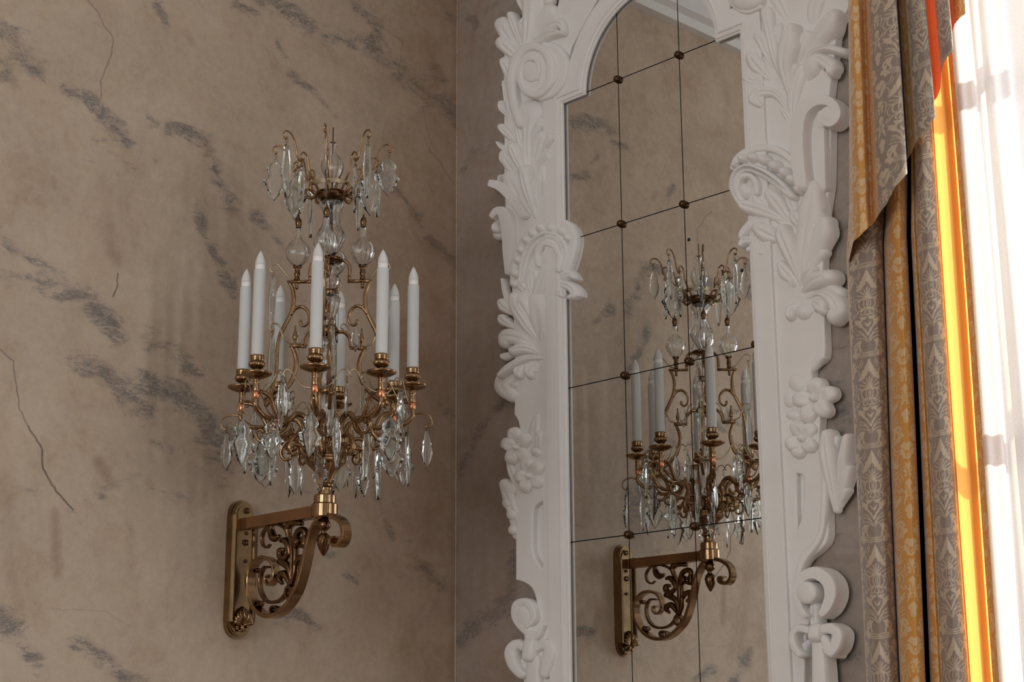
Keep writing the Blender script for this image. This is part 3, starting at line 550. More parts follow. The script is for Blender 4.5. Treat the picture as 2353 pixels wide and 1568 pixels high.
# ------------------------------------------------------------------ curtains
VP = .188      # height of one damask repeat, metres
def damask(u, v):
    """woven figure, 1 where the pale thread shows; u across from the figure's axis (-1..1), v up the repeat (0..1)"""
    K = .18; X = np.abs(u)*K; Y = v; f = np.zeros_like(u, dtype=np.float32)
    def fill(pts, val=1.):
        P = [(a*K, b) for a, b in pts]; ins = np.zeros(X.shape, bool)
        for (x0, y0), (x1, y1) in zip(P, P[1:]+P[:1]):
            if y0 == y1: continue
            c = (Y > min(y0, y1)) & (Y <= max(y0, y1)); ins ^= c & (X < (Y-y0)*(x1-x0)/(y1-y0)+x0)
        f[ins] = val
    def line(pts, w=.0055, val=1., sp=True):
        P = spline([(a*K, b) for a, b in pts], 10) if sp and len(pts) > 2 else np.array([(a*K, b) for a, b in pts]); m_ = np.zeros(X.shape, bool)
        lo, hi = P.min(0)-w, P.max(0)+w; c = (X > lo[0]) & (X < hi[0]) & (Y > lo[1]) & (Y < hi[1]); xs_, ys_ = X[c], Y[c]; q = np.zeros(xs_.shape, bool)
        for a, b in zip(P[:-1], P[1:]):
            d = b-a; t = np.clip(((xs_-a[0])*d[0]+(ys_-a[1])*d[1])/(d@d+1e-12), 0, 1); q |= np.hypot(xs_-a[0]-t*d[0], ys_-a[1]-t*d[1]) < w
        m_[c] = q; f[m_] = val
    # serrated spade under the bands
    fill([(-.1,.965),(.02,.965),(.16,.90),(.26,.875),(.24,.86),(.40,.84),(.35,.825),(.52,.80),(.46,.79),(.64,.76),(.55,.755),(.60,.735),(.42,.735),(.38,.75),(.30,.745),(-.1,.745)])
    fill([(-.1,.83),(.03,.83),(.12,.80),(.10,.795),(.26,.77),(.22,.765),(.36,.745),(.30,.735),(.40,.715),(-.1,.70)], 0)
    # fan, pineapple and its skirt
    for p in ([(0,.655),(.0,.76)],[(.02,.655),(.10,.71),(.16,.75)],[(.04,.65),(.22,.70),(.36,.725)],[(.06,.645),(.32,.675),(.55,.70)],[(.08,.635),(.40,.64),(.62,.665)]): line(p)
    line([(0,.655),(.16,.625),(.20,.58),(.12,.54),(0,.525)]); line([(0,.64),(.05,.59),(0,.535)], .004); line([(.10,.645),(.34,.64),(.46,.59),(.36,.54),(.14,.53)]); line([(.30,.645),(.60,.62),(.66,.57),(.55,.53)], .004)
    line([(0,.525),(.10,.50),(.14,.47),(.05,.455),(0,.465)]); line([(.12,.525),(.30,.505),(.36,.475),(.25,.46),(.16,.475)]); line([(.25,.52),(.50,.51),(.60,.48),(.72,.475),(.74,.50),(.64,.505)], .006)
    # heart and chevron
    fill([(.0,.445),(.14,.435),(.30,.445),(.48,.455),(.40,.43),(.36,.40),(.52,.42),(.72,.445),(.66,.41),(.70,.385),(.56,.37),(.50,.345),(.34,.325),(.20,.27),(.06,.225),(-.1,.20),(-.1,.245),(.0,.25),(.14,.30),(.30,.345),(.34,.38),(.26,.40),(.10,.41)])
    fill([(-.1,.345),(.0,.345),(.12,.37),(.22,.385),(.18,.365),(.12,.34),(-.1,.30)])
    fill([(-.1,.205),(.05,.225),(.18,.275),(.30,.315),(.22,.27),(.12,.225),(-.1,.18)], .0)
    for p in ([(.04,.175),(.30,.24),(.62,.265)],[(.04,.155),(.30,.20),(.66,.225)],[(.10,.20),(.34,.27),(.58,.30)]): line(p, .005)
    # horns beside the cup
    fill([(.34,.065),(.42,.10),(.40,.14),(.30,.175),(.55,.19),(.74,.165),(.80,.12),(.72,.09),(.86,.085),(.90,.05),(.74,.03),(.70,-.02),(.58,.0),(.56,.05),(.62,.08),(.54,.12),(.48,.09),(.46,.06)])
    fill([(.60,.15),(.70,.14),(.70,.115),(.60,.13)], 0)
    line([(0,.035),(.28,.04),(.46,.055)], .005); line([(0,.012),(.28,.015),(.50,.03)], .005); line([(0,-.008),(.3,-.004),(.52,.008)], .005); line([(0,.992),(.3,.996),(.52,1.008)], .005)
    line([(.46,.055),(.54,.04),(.50,.0)], .005)
    # side foliage
    fill([(.70,.95),(.86,.99),(1.0,.97),(1.0,.90),(.90,.885),(1.0,.86),(1.0,.80),(.84,.82),(.76,.86),(.60,.875),(.72,.89),(.58,.92),(.74,.92)])
    fill([(.86,.78),(1.0,.76),(1.0,.66),(.92,.62),(.82,.64),(.90,.66),(.78,.69),(.88,.70),(.78,.74),(.90,.74)]); fill([(.84,.56),(1.0,.60),(1.0,.42),(.90,.40),(.84,.36),(.80,.40),(.88,.44),(.78,.47),(.88,.49)])
    fill([(.82,.30),(1.0,.34),(1.0,.18),(.92,.19),(.86,.23),(.90,.25),(.80,.27)]); line([(.70,.94),(.86,.91),(.98,.83)], .004, 0); line([(.88,.72),(.95,.69),(.99,.64)], .004, 0); line([(.86,.54),(.94,.50),(.97,.43)], .004, 0)
    for p in ([(.60,.90),(.46,.93),(.38,.97)],[(.62,.86),(.54,.83),(.56,.79)],[(.78,.60),(.70,.66),(.72,.72)],[(.80,.34),(.84,.38),(.94,.39)],[(.5,.88),(.40,.90),(.32,.94)]): line(p, .004)
    return f
def cloth(name, cols, ztop, mats, parent, nz_step=.0019, zbase=1.62, wav=0, lean=None, z0=0., ph=0.):
    """cols: list of (x, y, hem z, fabric id, figure coordinate) along the cloth; runs from its hem to ztop"""
    nu = len(cols); nv = int((ztop-zbase)/nz_step)
    c = np.array([[a, b, h, i, q] for a, b, h, i, q in cols])
    t = np.linspace(0, 1, nv)**1.0; Z = c[:, 2][:, None]*(1-t)+ztop*t
    X = np.repeat(c[:, 0][:, None], nv, 1); Y = np.repeat(c[:, 1][:, None], nv, 1)
    X = X+.004*np.sin(Z*2.3+c[:, 0][:, None]*9); Y = Y+.004*np.sin(Z*3.1+c[:, 0][:, None]*30)
    if lean: X = X+np.interp(c[:, 0], lean[0], lean[1])[:, None]*(Z-z0)
    if lean and lean[2:]: X = X+np.interp(c[:, 0], [1.46, 1.58], [1, 0])[:, None]*np.clip(.11*(Z-2.6), 0, .055)
    if wav: Y = Y+wav*np.sin(Z*5+X*40)
    P = np.stack([X, Y, Z], 2).reshape(-1, 3)
    i, j = np.meshgrid(np.arange(nu-1), np.arange(nv-1), indexing='ij'); i = i.ravel(); j = j.ravel()
    Fs = np.stack([i*nv+j, (i+1)*nv+j, (i+1)*nv+j+1, i*nv+j+1], 1)
    me = bpy.data.meshes.new(name); me.vertices.add(len(P)); me.vertices.foreach_set('co', P.ravel())
    me.loops.add(len(Fs)*4); me.loops.foreach_set('vertex_index', Fs.ravel()); me.polygons.add(len(Fs)); me.polygons.foreach_set('loop_start', np.arange(len(Fs))*4)
    me.update(calc_edges=True)
    me.polygons.foreach_set('use_smooth', [True]*len(Fs)); ids = c[:, 3].astype(int); me.polygons.foreach_set('material_index', ids[i])
    a = me.attributes.new('figure', 'FLOAT', 'POINT'); Q = np.repeat(c[:, 4][:, None], nv, 1)
    pat = damask((((Q+1) % 2)-1).ravel(), ((Z.ravel()-ph)/VP) % 1.0); a.data.foreach_set('value', pat.astype(np.float32))
    for mt in mats: me.materials.append(mt)
    o = bpy.data.objects.new(name, me); C.objects.link(o)
    if parent: o.parent = parent; o.location = -parent.location
    return o
def fabric(name, base, fig, rough=.55, trans=0., sheen=.4):
    m, nt, bs = mat(name); co = objc(nt)
    at = N(nt, 'ShaderNodeAttribute', attribute_name='figure').outputs['Fac']
    wv = noise(nt, 400, 2, .5, co); cl = mixc(nt, at, base, fig) if fig else mixc(nt, 0, base, base)
    cl = mixc(nt, mth(nt, 'MULTIPLY', wv, .25), cl, tuple(x*.7 for x in base))
    nt.links.new(cl, bs.inputs['Base Color']); bs.inputs['Sheen Weight'].default_value = sheen; bs.inputs['Sheen Roughness'].default_value = .4
    nt.links.new(mth(nt, 'SUBTRACT', rough, mth(nt, 'MULTIPLY', at, .15)), bs.inputs['Roughness'])
    bump(nt, bs, wv, .15, .001)
    if trans:
        tr = N(nt, 'ShaderNodeBsdfTranslucent'); mx = N(nt, 'ShaderNodeMixShader'); mx.inputs[0].default_value = trans
        nt.links.new(cl, tr.inputs[0]); nt.links.new(bs.outputs[0], mx.inputs[1]); nt.links.new(tr.outputs[0], mx.inputs[2])
        nt.links.new(mx.outputs[0], nt.nodes['Material Output'].inputs[0])
    return m
M_gold = fabric('gold_damask', (.68, .31, .065), (.76, .52, .27)); M_taupe_sheen = fabric('taupe_sheen_damask', (.31, .24, .195), (.62, .50, .36))  # greyish window sheen painted as taupe on folds of the gold cloth
M_red = fabric('rust_lining', (.80, .17, .055), None, trans=.12, sheen=.1); M_orange = fabric('amber_silk', (1.0, .50, .13), None, trans=.75, sheen=0)
M_fold_shade = fabric('fold_shade_cloth', (.035, .028, .045), None, sheen=0)  # dark cloth colour paints the shade deep between the folds
CM = [M_gold, M_taupe_sheen, M_red, M_orange, M_fold_shade]
def mkcols(keys, row, step=.0015):
    """keys: (pixel column at the given row, y, hem (column,row) or height, fabric, figure coordinate)"""
    K = []
    for px, y, hem, fid, q in keys:
        x = aty(px, row, y)[0]; h = hem if isinstance(hem, (int, float)) else aty(hem[0], hem[1], y)[2]
        K.append((x, y, h, fid, q))
    K = np.array(K); out = []
    for i in range(len(K)-1):
        L = np.hypot(K[i+1][0]-K[i][0], K[i+1][1]-K[i][1]); n = max(2, int(L/step))
        p0 = K[max(i-1, 0)]; p1 = K[i]; p2 = K[i+1]; p3 = K[min(i+2, len(K)-1)]
        for s in np.arange(n)/n:
            cr = .5*((2*p1)+(p2-p0)*s+(2*p0-5*p1+4*p2-p3)*s*s+(3*p1-p0-3*p2+p3)*s**3); li = p1*(1-s)+p2*s
            cr = li*.5+cr*.5
            out.append((cr[0], cr[1], li[2], int(p1[3]), li[4]))
    e = K[-1]; out.append((e[0], e[1], e[2], int(e[3]), e[4])); return out
drape = empty('curtain', (1.45, -.12, 0)); tag(drape, 'long damask side curtain in taupe and gold folds with a sunlit amber strip', 'curtain')
B = 1.30
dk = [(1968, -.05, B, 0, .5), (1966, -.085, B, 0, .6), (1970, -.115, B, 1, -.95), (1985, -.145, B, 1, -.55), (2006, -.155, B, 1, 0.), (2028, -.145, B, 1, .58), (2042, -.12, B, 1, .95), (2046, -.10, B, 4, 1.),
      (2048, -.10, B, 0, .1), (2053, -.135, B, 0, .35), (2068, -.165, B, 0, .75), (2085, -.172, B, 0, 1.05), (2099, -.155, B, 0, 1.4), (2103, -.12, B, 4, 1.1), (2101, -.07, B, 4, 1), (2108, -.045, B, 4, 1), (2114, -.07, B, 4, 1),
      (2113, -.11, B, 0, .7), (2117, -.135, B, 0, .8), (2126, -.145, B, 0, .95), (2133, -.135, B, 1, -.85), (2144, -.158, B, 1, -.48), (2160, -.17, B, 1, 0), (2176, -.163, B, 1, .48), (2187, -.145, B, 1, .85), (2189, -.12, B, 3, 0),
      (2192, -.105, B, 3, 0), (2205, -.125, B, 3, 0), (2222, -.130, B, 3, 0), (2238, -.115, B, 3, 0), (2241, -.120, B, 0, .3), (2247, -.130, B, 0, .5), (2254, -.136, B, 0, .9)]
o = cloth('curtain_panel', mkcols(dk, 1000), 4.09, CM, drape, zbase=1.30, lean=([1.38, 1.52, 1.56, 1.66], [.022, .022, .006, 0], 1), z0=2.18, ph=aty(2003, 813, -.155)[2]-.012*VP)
val = empty('curtain_valance', (1.5, -.22, 2.6)); tag(val, 'pleated damask valance falling in stepped folds with a rust red lining, over the side curtain', 'curtain valance')
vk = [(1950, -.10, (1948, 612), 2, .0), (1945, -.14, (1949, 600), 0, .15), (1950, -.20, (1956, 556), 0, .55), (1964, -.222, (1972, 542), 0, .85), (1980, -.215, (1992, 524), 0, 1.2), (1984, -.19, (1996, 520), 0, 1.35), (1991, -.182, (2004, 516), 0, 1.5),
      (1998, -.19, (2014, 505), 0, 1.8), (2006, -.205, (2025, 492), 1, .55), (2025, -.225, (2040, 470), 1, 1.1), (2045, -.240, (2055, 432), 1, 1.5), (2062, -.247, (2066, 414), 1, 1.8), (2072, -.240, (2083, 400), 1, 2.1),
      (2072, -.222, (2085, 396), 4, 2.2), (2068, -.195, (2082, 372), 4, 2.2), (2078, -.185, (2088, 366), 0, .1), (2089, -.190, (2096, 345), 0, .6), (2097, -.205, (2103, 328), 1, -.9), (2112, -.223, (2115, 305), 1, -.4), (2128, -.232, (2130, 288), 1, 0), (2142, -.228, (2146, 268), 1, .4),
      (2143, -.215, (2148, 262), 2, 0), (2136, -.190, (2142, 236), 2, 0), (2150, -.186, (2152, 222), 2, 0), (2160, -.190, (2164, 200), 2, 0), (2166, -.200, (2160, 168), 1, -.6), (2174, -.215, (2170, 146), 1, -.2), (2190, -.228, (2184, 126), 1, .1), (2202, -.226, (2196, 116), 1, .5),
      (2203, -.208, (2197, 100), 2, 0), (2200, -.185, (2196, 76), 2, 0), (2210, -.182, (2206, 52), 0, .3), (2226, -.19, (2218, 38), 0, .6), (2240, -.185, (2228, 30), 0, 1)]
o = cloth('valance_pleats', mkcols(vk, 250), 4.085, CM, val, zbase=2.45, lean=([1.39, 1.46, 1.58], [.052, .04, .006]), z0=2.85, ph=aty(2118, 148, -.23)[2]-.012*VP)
# cornice board with a hanging rod that carries valance, curtain and voile
mb = MB(); mb.box((1.32, -.26, 4.10), (3.2, 0, 4.14)); mb.box((1.32, -.275, 4.05), (3.2, -.26, 4.16)); o = mb.build('pelmet_board', M_ceil, None, smooth=False); tag(o, 'white pelmet board above the window carrying the curtains', 'pelmet')
m_, nt, bs = mat('voile'); M_sheer = m_
tr = N(nt, 'ShaderNodeBsdfTranslucent'); tr.inputs[0].default_value = (.86, .85, .84, 1); tp = N(nt, 'ShaderNodeBsdfTransparent'); tp.inputs[0].default_value = (1, 1, 1, 1)
bs.inputs['Base Color'].default_value = (.92, .91, .90, 1); bs.inputs['Roughness'].default_value = .8
m1 = N(nt, 'ShaderNodeMixShader'); m1.inputs[0].default_value = .6; m2 = N(nt, 'ShaderNodeMixShader'); wv = noise(nt, 300, 2, .5, objc(nt))
nt.links.new(mth(nt, 'ADD', mth(nt, 'MULTIPLY', wv, .15), .34), m2.inputs[0])
nt.links.new(bs.outputs[0], m1.inputs[1]); nt.links.new(tr.outputs[0], m1.inputs[2]); nt.links.new(m1.outputs[0], m2.inputs[1]); nt.links.new(tp.outputs[0], m2.inputs[2]); nt.links.new(m2.outputs[0], nt.nodes['Material Output'].inputs[0])
sc_ = []; xx = 1.60
while xx < 3.05:
    y = -.055+.016*math.sin(xx*78+.8*math.sin(xx*17))+.008*math.sin(xx*145+1); sc_.append((xx, y, .1, 0, 0)); xx += .003
o = cloth('sheer_curtain', sc_, 4.09, [M_sheer], None, nz_step=.06, zbase=.1); tag(o, 'white sheer voile curtain glowing in front of the bright window', 'sheer curtain')
# ------------------------------------------------------------------ the wall candelabrum
AXX, AXY = AX
SY = AXY
sconce = empty('wall_candelabrum', (0, SY, 1.838))
tag(sconce, 'brass wall candelabrum with eight white candles and hanging crystal drops on a scrolled bracket', 'wall light')
def wy(k, pts, Y=SY): return [(lambda p: (p[0], p[2]))(aty(k[0]+a/k[2], k[1]+b/k[2], Y)) for a, b in pts]
kb = (500, 1120, 4.126)
# wall plate: stepped oblong with round ends
def oblong(hw, z0, z1, n=12):
    a = np.linspace(0, PI, n); return [(SY+hw*math.cos(t), z1-hw+hw*math.sin(t)) for t in a]+[(SY-hw*math.cos(t), z0+hw-hw*math.sin(t)) for t in a]
mb = MB()
for hw, x0, x1, gp in ((.034, 0, .012, 0), (.030, .012, .018, 0), (.027, .018, .021, .004)):
    mb.prism(oblong(hw, 1.838+.034-hw, 2.164-.034+hw), 'x', x0, x1)
# side rails with short shoulders
for s in (-1, 1): mb.box((0, SY+s*.030-.005, 1.875), (.026, SY+s*.030+.005, 2.125)); mb.tube([(.026, SY+s*.030, 1.875), (.026, SY+s*.030, 2.125)], .006, 8)
mb.build('wall_plate', M_plate, sconce, ang=40)
mb = MB(); mb.prism(oblong(.020, 1.853, 2.149), 'x', .021, .024); mb.build('plate_centre', M_plate, sconce, ang=40)
for y, z, r in ((SY+.004, 2.138, .0078), (SY+.004, 2.062, .0078), (SY+.006, 2.084, .0042), (SY+.006, 2.018, .0042)):
    mb = MB(); mb.lathe([(r, 0), (r, .003), (r*.8, .0045), (r*.8, .003), (.0005, .003)], (0, 0), 16); V = np.vstack(mb.v); mb.v = [np.stack([.024+V[:, 2], y+V[:, 0], z+V[:, 1]], 1)]; mb.build('bolt_head', M_brassd, sconce)
# palmette at the foot of the plate
mb = MB()
for i, a in enumerate(np.linspace(-1.25, 1.25, 9)):
    L = .042-.008*abs(a); p0 = np.array([.026, SY, 1.868]); d = np.array([0, math.sin(a), math.cos(a)]); q = [p0+d*L*t+np.array([.012*math.sin(PI*t), 0, 0])+np.array([0, .006*math.sin(PI*t*1.3)*np.sign(a), 0]) for t in np.linspace(0, 1, 8)]
    mb.tube(q, [.002, .0045, .006, .0055, .003], 8)
for s in (-1, 1): mb.tube([(.028, SY+s*(.008+.007*math.cos(t)), 1.862+.007*math.sin(t)) for t in np.linspace(0, 5, 14)], .003, 6)
mb.build('palmette', M_brass, sconce)
# top bar and its eight sided end block
mb = MB(); mb.box((.02, SY-.014, 2.092), (.322, SY+.014, 2.118)); 
mb.build('bracket_bar', M_bar, sconce, smooth=False)
def octo(r, z0, z1, c=(AXX, SY), bev=.003, n=8): 
    return [(r-bev, z0), (r, z0+bev), (r, z1-bev), (r-bev, z1)]
mb = MB(); mb.lathe(octo(.030, 2.088, 2.121), (AXX, SY), 18); mb.lathe([(.0305, 2.094), (.0305, 2.0955)], (AXX, SY), 18); mb.build('bar_end_block', M_brass, sconce, ang=25)
def ribbon(mb, pts, th, hw, n=80, taper=None):
    q = spline(pts, n); T = np.gradient(q, axis=0); T /= np.linalg.norm(T, axis=1)[:, None]+1e-9; Nn = np.stack([-T[:, 1], T[:, 0]], 1); Gd = []
    for i in range(n):
        s = i/(n-1); t2 = np.interp(s, np.linspace(0, 1, len(th)), th)/2; w = np.interp(s, np.linspace(0, 1, len(hw)), hw); b = min(.0015, t2*.5)
        sec = [(-t2, -w+b), (-t2+b, -w), (t2-b, -w), (t2, -w+b), (t2, w-b), (t2-b, w), (-t2+b, w), (-t2, w-b)]
        Gd.append([(q[i][0]+Nn[i][0]*a, SY+y, q[i][1]+Nn[i][1]*a) for a, y in sec])
    mb.grid(Gd, cv=True, caps=True)
FY = SY-.012
mb = MB(); sp = wy(kb, [(1098,470),(1068,478),(1055,510),(1080,545),(1130,545),(1165,500),(1178,430),(1160,345),(1105,288),(1020,262),(940,300),(880,400),(838,530),(808,680),(772,830),(728,970),(660,1090),(570,1185),(470,1225),(380,1190),(310,1100),(272,970),(275,830),(320,715),(400,665),(475,690),(508,770),(508,860),(470,925),(432,900),(430,850),(465,835)], FY)
ribbon(mb, sp, [.004, .010, .010, .009, .009, .010, .010, .010, .009, .008, .006, .004], [.012, .013, .013, .014, .014, .014, .014, .013, .012, .010, .008], n=150); mb.build('scroll_strap', M_brass, sconce, ang=40)
mb = MB(); sp = wy(kb, [(470,755),(400,765),(365,860),(372,980),(420,1070),(500,1090),(580,1050),(640,940),(665,820),(668,700),(668,600),(650,480),(600,385),(510,350),(425,385),(385,460),(390,540),(430,570),(458,540)], FY)
ribbon(mb, sp, [.005, .007, .007, .007, .007, .006, .006, .004], [.006, .007, .007, .006, .006, .005], n=90)
mb.build('inner_scroll', M_brassd, sconce, ang=40)
mb = MB()
def tend(pts, r, seg=8): r = [a*1.4 for a in r]; mb.tube([(x, SY, z) for x, z in spline(wy(kb, pts, FY), 24)], r, seg, flat=1.3)
tend([(655,940),(690,830),(700,700),(700,600),(690,520),(720,430),(770,400),(800,440),(770,500),(735,490)], [.004,.0045,.0045,.004,.005,.006,.005,.003])
tend([(665,880),(640,760),(560,700),(540,720)], [.004,.006,.007,.003]); tend([(650,640),(640,560),(600,500),(560,510)], [.004,.006,.006,.003])
tend([(700,740),(730,680),(780,670),(770,740),(740,770)], [.004,.006,.006,.004]); tend([(640,900),(600,820),(560,830),(545,870),(575,910)], [.004,.006,.006,.005,.003])
tend([(480,350),(470,420),(500,480),(550,460)], [.003,.006,.007,.003]); tend([(655,600),(600,670),(560,650),(560,600),(600,590)], [.004,.005,.006,.006,.003]); tend([(640,480),(630,380),(680,330),(760,340)], [.004,.006,.007,.004]); tend([(700,560),(720,520),(720,470)], [.006,.008,.005]); tend([(790,470),(790,540),(750,550)], [.006,.007,.004])
mb.build('leaf_tendrils', M_brassd, sconce)
for (cx, cy, rx, ry) in ((655, 1000, 38, 70), (512, 1165, 38, 46), (352, 1100, 22, 30), (340, 790, 20, 26)):
    mb = MB(); q = wy(kb, [(cx+rx*math.cos(t), cy+ry*math.sin(t)) for t in np.linspace(0, 2*PI, 20, endpoint=False)], FY)
    Gd = [[(x+(x-np.mean([a[0] for a in q]))*e, SY+y, z+(z-np.mean([a[1] for a in q]))*e) for e, y in ((0, -.009), (0, .009), (-.4, .009), (-.4, -.009))] for x, z in q]
    mb.grid(Gd, cu=True, cv=True); mb.build('spacer_ring', M_brassd, sconce, ang=40)
mb = MB(); mb.lathe([(.008, 2.090), (.011, 2.082), (.014, 2.078), (.0145, 2.066), (.010, 2.063), (.006, 2.058), (.0075, 2.054), (.0075, 2.050)], (AXX, SY), 20)
mb.lathe([(.007, 2.054), (.0125, 2.048), (.0145, 2.040), (.0135, 2.030), (.010, 2.018), (.005, 2.008), (.001, 2.003)], (AXX, SY), 40, 8, .13, 60); mb.build('drop_finial', M_brassd, sconce)
# stem, gadrooned urn
mb = MB(); mb.lathe([(.0245, 2.118), (.0250, 2.121), (.0250, 2.138), (.0235, 2.140), (.0165, 2.141), (.0145, 2.150), (.0150, 2.156), (.0195, 2.159), (.0205, 2.163), (.0185, 2.167), (.015, 2.169)], (AXX, SY), 28)
mb.build('stem_base', M_brass, sconce, ang=35)
mb = MB(); mb.lathe([(.014, 2.168), (.016, 2.175), (.0205, 2.186), (.027, 2.197), (.034, 2.205), (.040, 2.210)], (AXX, SY), 64, 16, .06); mb.lathe([(.040, 2.209), (.0445, 2.211), (.0465, 2.215), (.0455, 2.220), (.048, 2.222), (.047, 2.226), (.040, 2.227), (.01, 2.2271)], (AXX, SY), 40)
mb.build('urn', M_brass, sconce, ang=35)
mb = MB(); mb.lathe([(.016, 2.226), (.018, 2.236), (.011, 2.246), (.012, 2.258), (.018, 2.268), (.006, 2.271)], (AXX, SY), 24); mb.tube([(AXX, SY, 2.27), (AXX, SY, 2.87)], .0011, 6, fdir=(1, 0, 0)); mb.tube([(AXX, SY, 2.87), (AXX, SY, 3.0228)], .0013, 6, fdir=(1, 0, 0)); mb.build('centre_rod', M_brassd, sconce)
def hollow(pr, c, fl, am, tw=0., zr=None, wall=.0022, seg=48):
    G0 = []
    inner = [(max(.0012, r-wall*(1 if 0 < i < len(pr)-1 else .5)), z) for i, (r, z) in enumerate(pr)]
    for k_, P in ((1, pr), (0, inner[::-1])):
        for r, z in P:
            a = np.arange(seg)*2*PI/seg; on = fl and (zr is None or zr[0] <= z <= zr[1])
            rr = r*(1+(am if k_ else am*.3)*np.cos(fl*(a+tw*(z-pr[0][1])))) if on else np.full(seg, r)
            G0.append(np.stack([c[0]+rr*np.cos(a), c[1]+rr*np.sin(a), np.full(seg, z)], 1))
    mb = MB(); mb.grid(G0, cu=True, cv=True); return mb
# blown glass shaft in pieces with brass rings between
def shaft(pr, fl=10, am=.06, tw=0., name='glass_baluster'):
    return hollow(pr, (AXX, SY), fl, am, tw).build(name, M_vase, sconce)
shaft([(.008, 2.272), (.017, 2.277), (.0195, 2.287), (.015, 2.297), (.0165, 2.32), (.019, 2.345), (.0185, 2.365), (.013, 2.372), (.006, 2.374)], tw=25)
shaft([(.006, 2.384), (.014, 2.388), (.0175, 2.402), (.013, 2.414), (.0145, 2.43), (.019, 2.447), (.017, 2.462), (.011, 2.472), (.013, 2.478), (.019, 2.49), (.017, 2.503), (.006, 2.508)])
shaft([(.006, 2.532), (.015, 2.535), (.016, 2.55), (.013, 2.556), (.018, 2.565), (.023, 2.585), (.0255, 2.60), (.018, 2.606), (.012, 2.612)])
shaft([(.008, 2.620), (.014, 2.624), (.022, 2.635), (.024, 2.648), (.015, 2.655), (.020, 2.663), (.0215, 2.673), (.014, 2.682), (.010, 2.685)], 8, .09, 70)
shaft([(.010, 2.705), (.017, 2.712), (.027, 2.727), (.0335, 2.745), (.033, 2.757), (.026, 2.770), (.020, 2.785), (.018, 2.80), (.021, 2.815), (.029, 2.828), (.028, 2.834), (.015, 2.838)], 10, .06, 0)
for z, r in ((2.379, .019), (2.518, .018), (2.614, .012)):
    mb = MB(); mb.lathe([(r*.6, z-.006), (r, z-.004), (r*.9, z), (r, z+.004), (r*.6, z+.006)], (AXX, SY), 24); mb.build('collar_ring', M_brass, sconce)
mb = MB(); mb.lathe([(.010, 2.684), (.026, 2.687), (.030, 2.690), (.030, 2.695), (.026, 2.697), (.010, 2.699), (.008, 2.706), (.012, 2.712), (.003, 2.716)], (AXX, SY), 28); mb.build('arm_disc', M_brassd, sconce)
mb = MB(); mb.lathe([(.012, 2.508), (.020, 2.512), (.022, 2.524), (.018, 2.532)], (AXX, SY), 24); mb.build('arm_disc', M_brassd, sconce)
# crown: bowl, ring, glass vase on top
mb = MB(); mb.lathe([(.012, 2.838), (.022, 2.836), (.034, 2.845), (.038, 2.857), (.036, 2.857), (.030, 2.848), (.010, 2.842)], (AXX, SY), 28); mb.build('crown_bowl', M_brassd, sconce)
mb = MB(); G_ = [[(AXX+r*math.cos(a), SY+r*math.sin(a), z) for r, z in ((.0525, 2.866), (.0545, 2.866), (.0545, 2.876), (.0525, 2.876))] for a in np.linspace(0, 2*PI, 48, endpoint=False)]; mb.grid(G_, cu=True, cv=True); mb.build('crown_ring', M_brassl, sconce, ang=40)
hollow([(.004, 2.862), (.007, 2.868), (.006, 2.876), (.012, 2.888), (.021, 2.905), (.0255, 2.922), (.024, 2.936), (.016, 2.947), (.0085, 2.957), (.006, 2.968), (.0075, 2.974), (.0115, 2.978), (.010, 2.984), (.004, 2.986)], (AXX, SY), 12, .06, 0, (2.88, 2.95)).build('glass_vase', M_vase, sconce)

def copy_part(o, parent, **kw):
    c = o.copy(); C.objects.link(c); c.parent = parent
    for ch in list(o.children): 
        d = ch.copy(); C.objects.link(d); d.parent = c
    return c
def on_axis(o, ang, off=(AXX, 0, -1.838)):
    o.location = off; o.rotation_euler = (0, 0, ang)
def rz(pts, n=30): return [(a, 0, b) for a, b in spline(pts, n)]
# candle arm (built along +x from the axis)
def arm_mesh():
    mb = MB()
    mb.tube(rz([(.020,2.226),(.040,2.230),(.056,2.248),(.058,2.272),(.054,2.292),(.066,2.312),(.086,2.314),(.100,2.300),(.116,2.292),(.134,2.300),(.146,2.320),(.158,2.342),(.178,2.352),(.196,2.350)], 50), [.0050,.0060,.0062,.0060,.0065,.0068,.0060,.0055,.0052,.005,.0048,.0045], 8, flat=1.15, fdir=(0, 1, 0))
    mb.tube(rz([(.054,2.262),(.074,2.268),(.094,2.258),(.102,2.238),(.094,2.222),(.080,2.224),(.080,2.236),(.088,2.238)]), [.0035,.0048,.0046,.0040,.0036,.0033,.0036,.0046], 8, flat=1.3, fdir=(0, 1, 0))
    mb.tube(rz([(.100,2.302),(.110,2.276),(.130,2.262),(.152,2.266),(.160,2.282),(.150,2.292),(.142,2.284)]), [.0035,.0050,.0048,.0038,.0034,.0034,.0045], 8, flat=1.3, fdir=(0, 1, 0))
    mb.tube(rz([(.134,2.300),(.160,2.296),(.180,2.302),(.196,2.318),(.196,2.334)]), [.0035,.0050,.006,.0055,.005], 8, flat=1.3, fdir=(0, 1, 0))
    mb.tube(rz([(.060,2.250),(.076,2.244),(.090,2.246)], 10), [.004,.006,.002], 8, flat=1.6, fdir=(0, 1, 0))
    mb.tube(rz([(.196,2.322),(.216,2.326),(.236,2.318),(.240,2.300),(.230,2.292),(.226,2.299)]), [.0025,.0022,.002,.002,.0018,.002], 6)
    return mb
arm = arm_mesh().build('candle_arm', M_brass, sconce); arm.name = 'candle_arm'
mb = MB(); mb.tube(rz([(.180,2.348),(.164,2.358),(.152,2.380),(.142,2.398),(.130,2.400),(.126,2.388),(.134,2.382)]), [.002,.0018,.0018,.0016,.0018], 6)
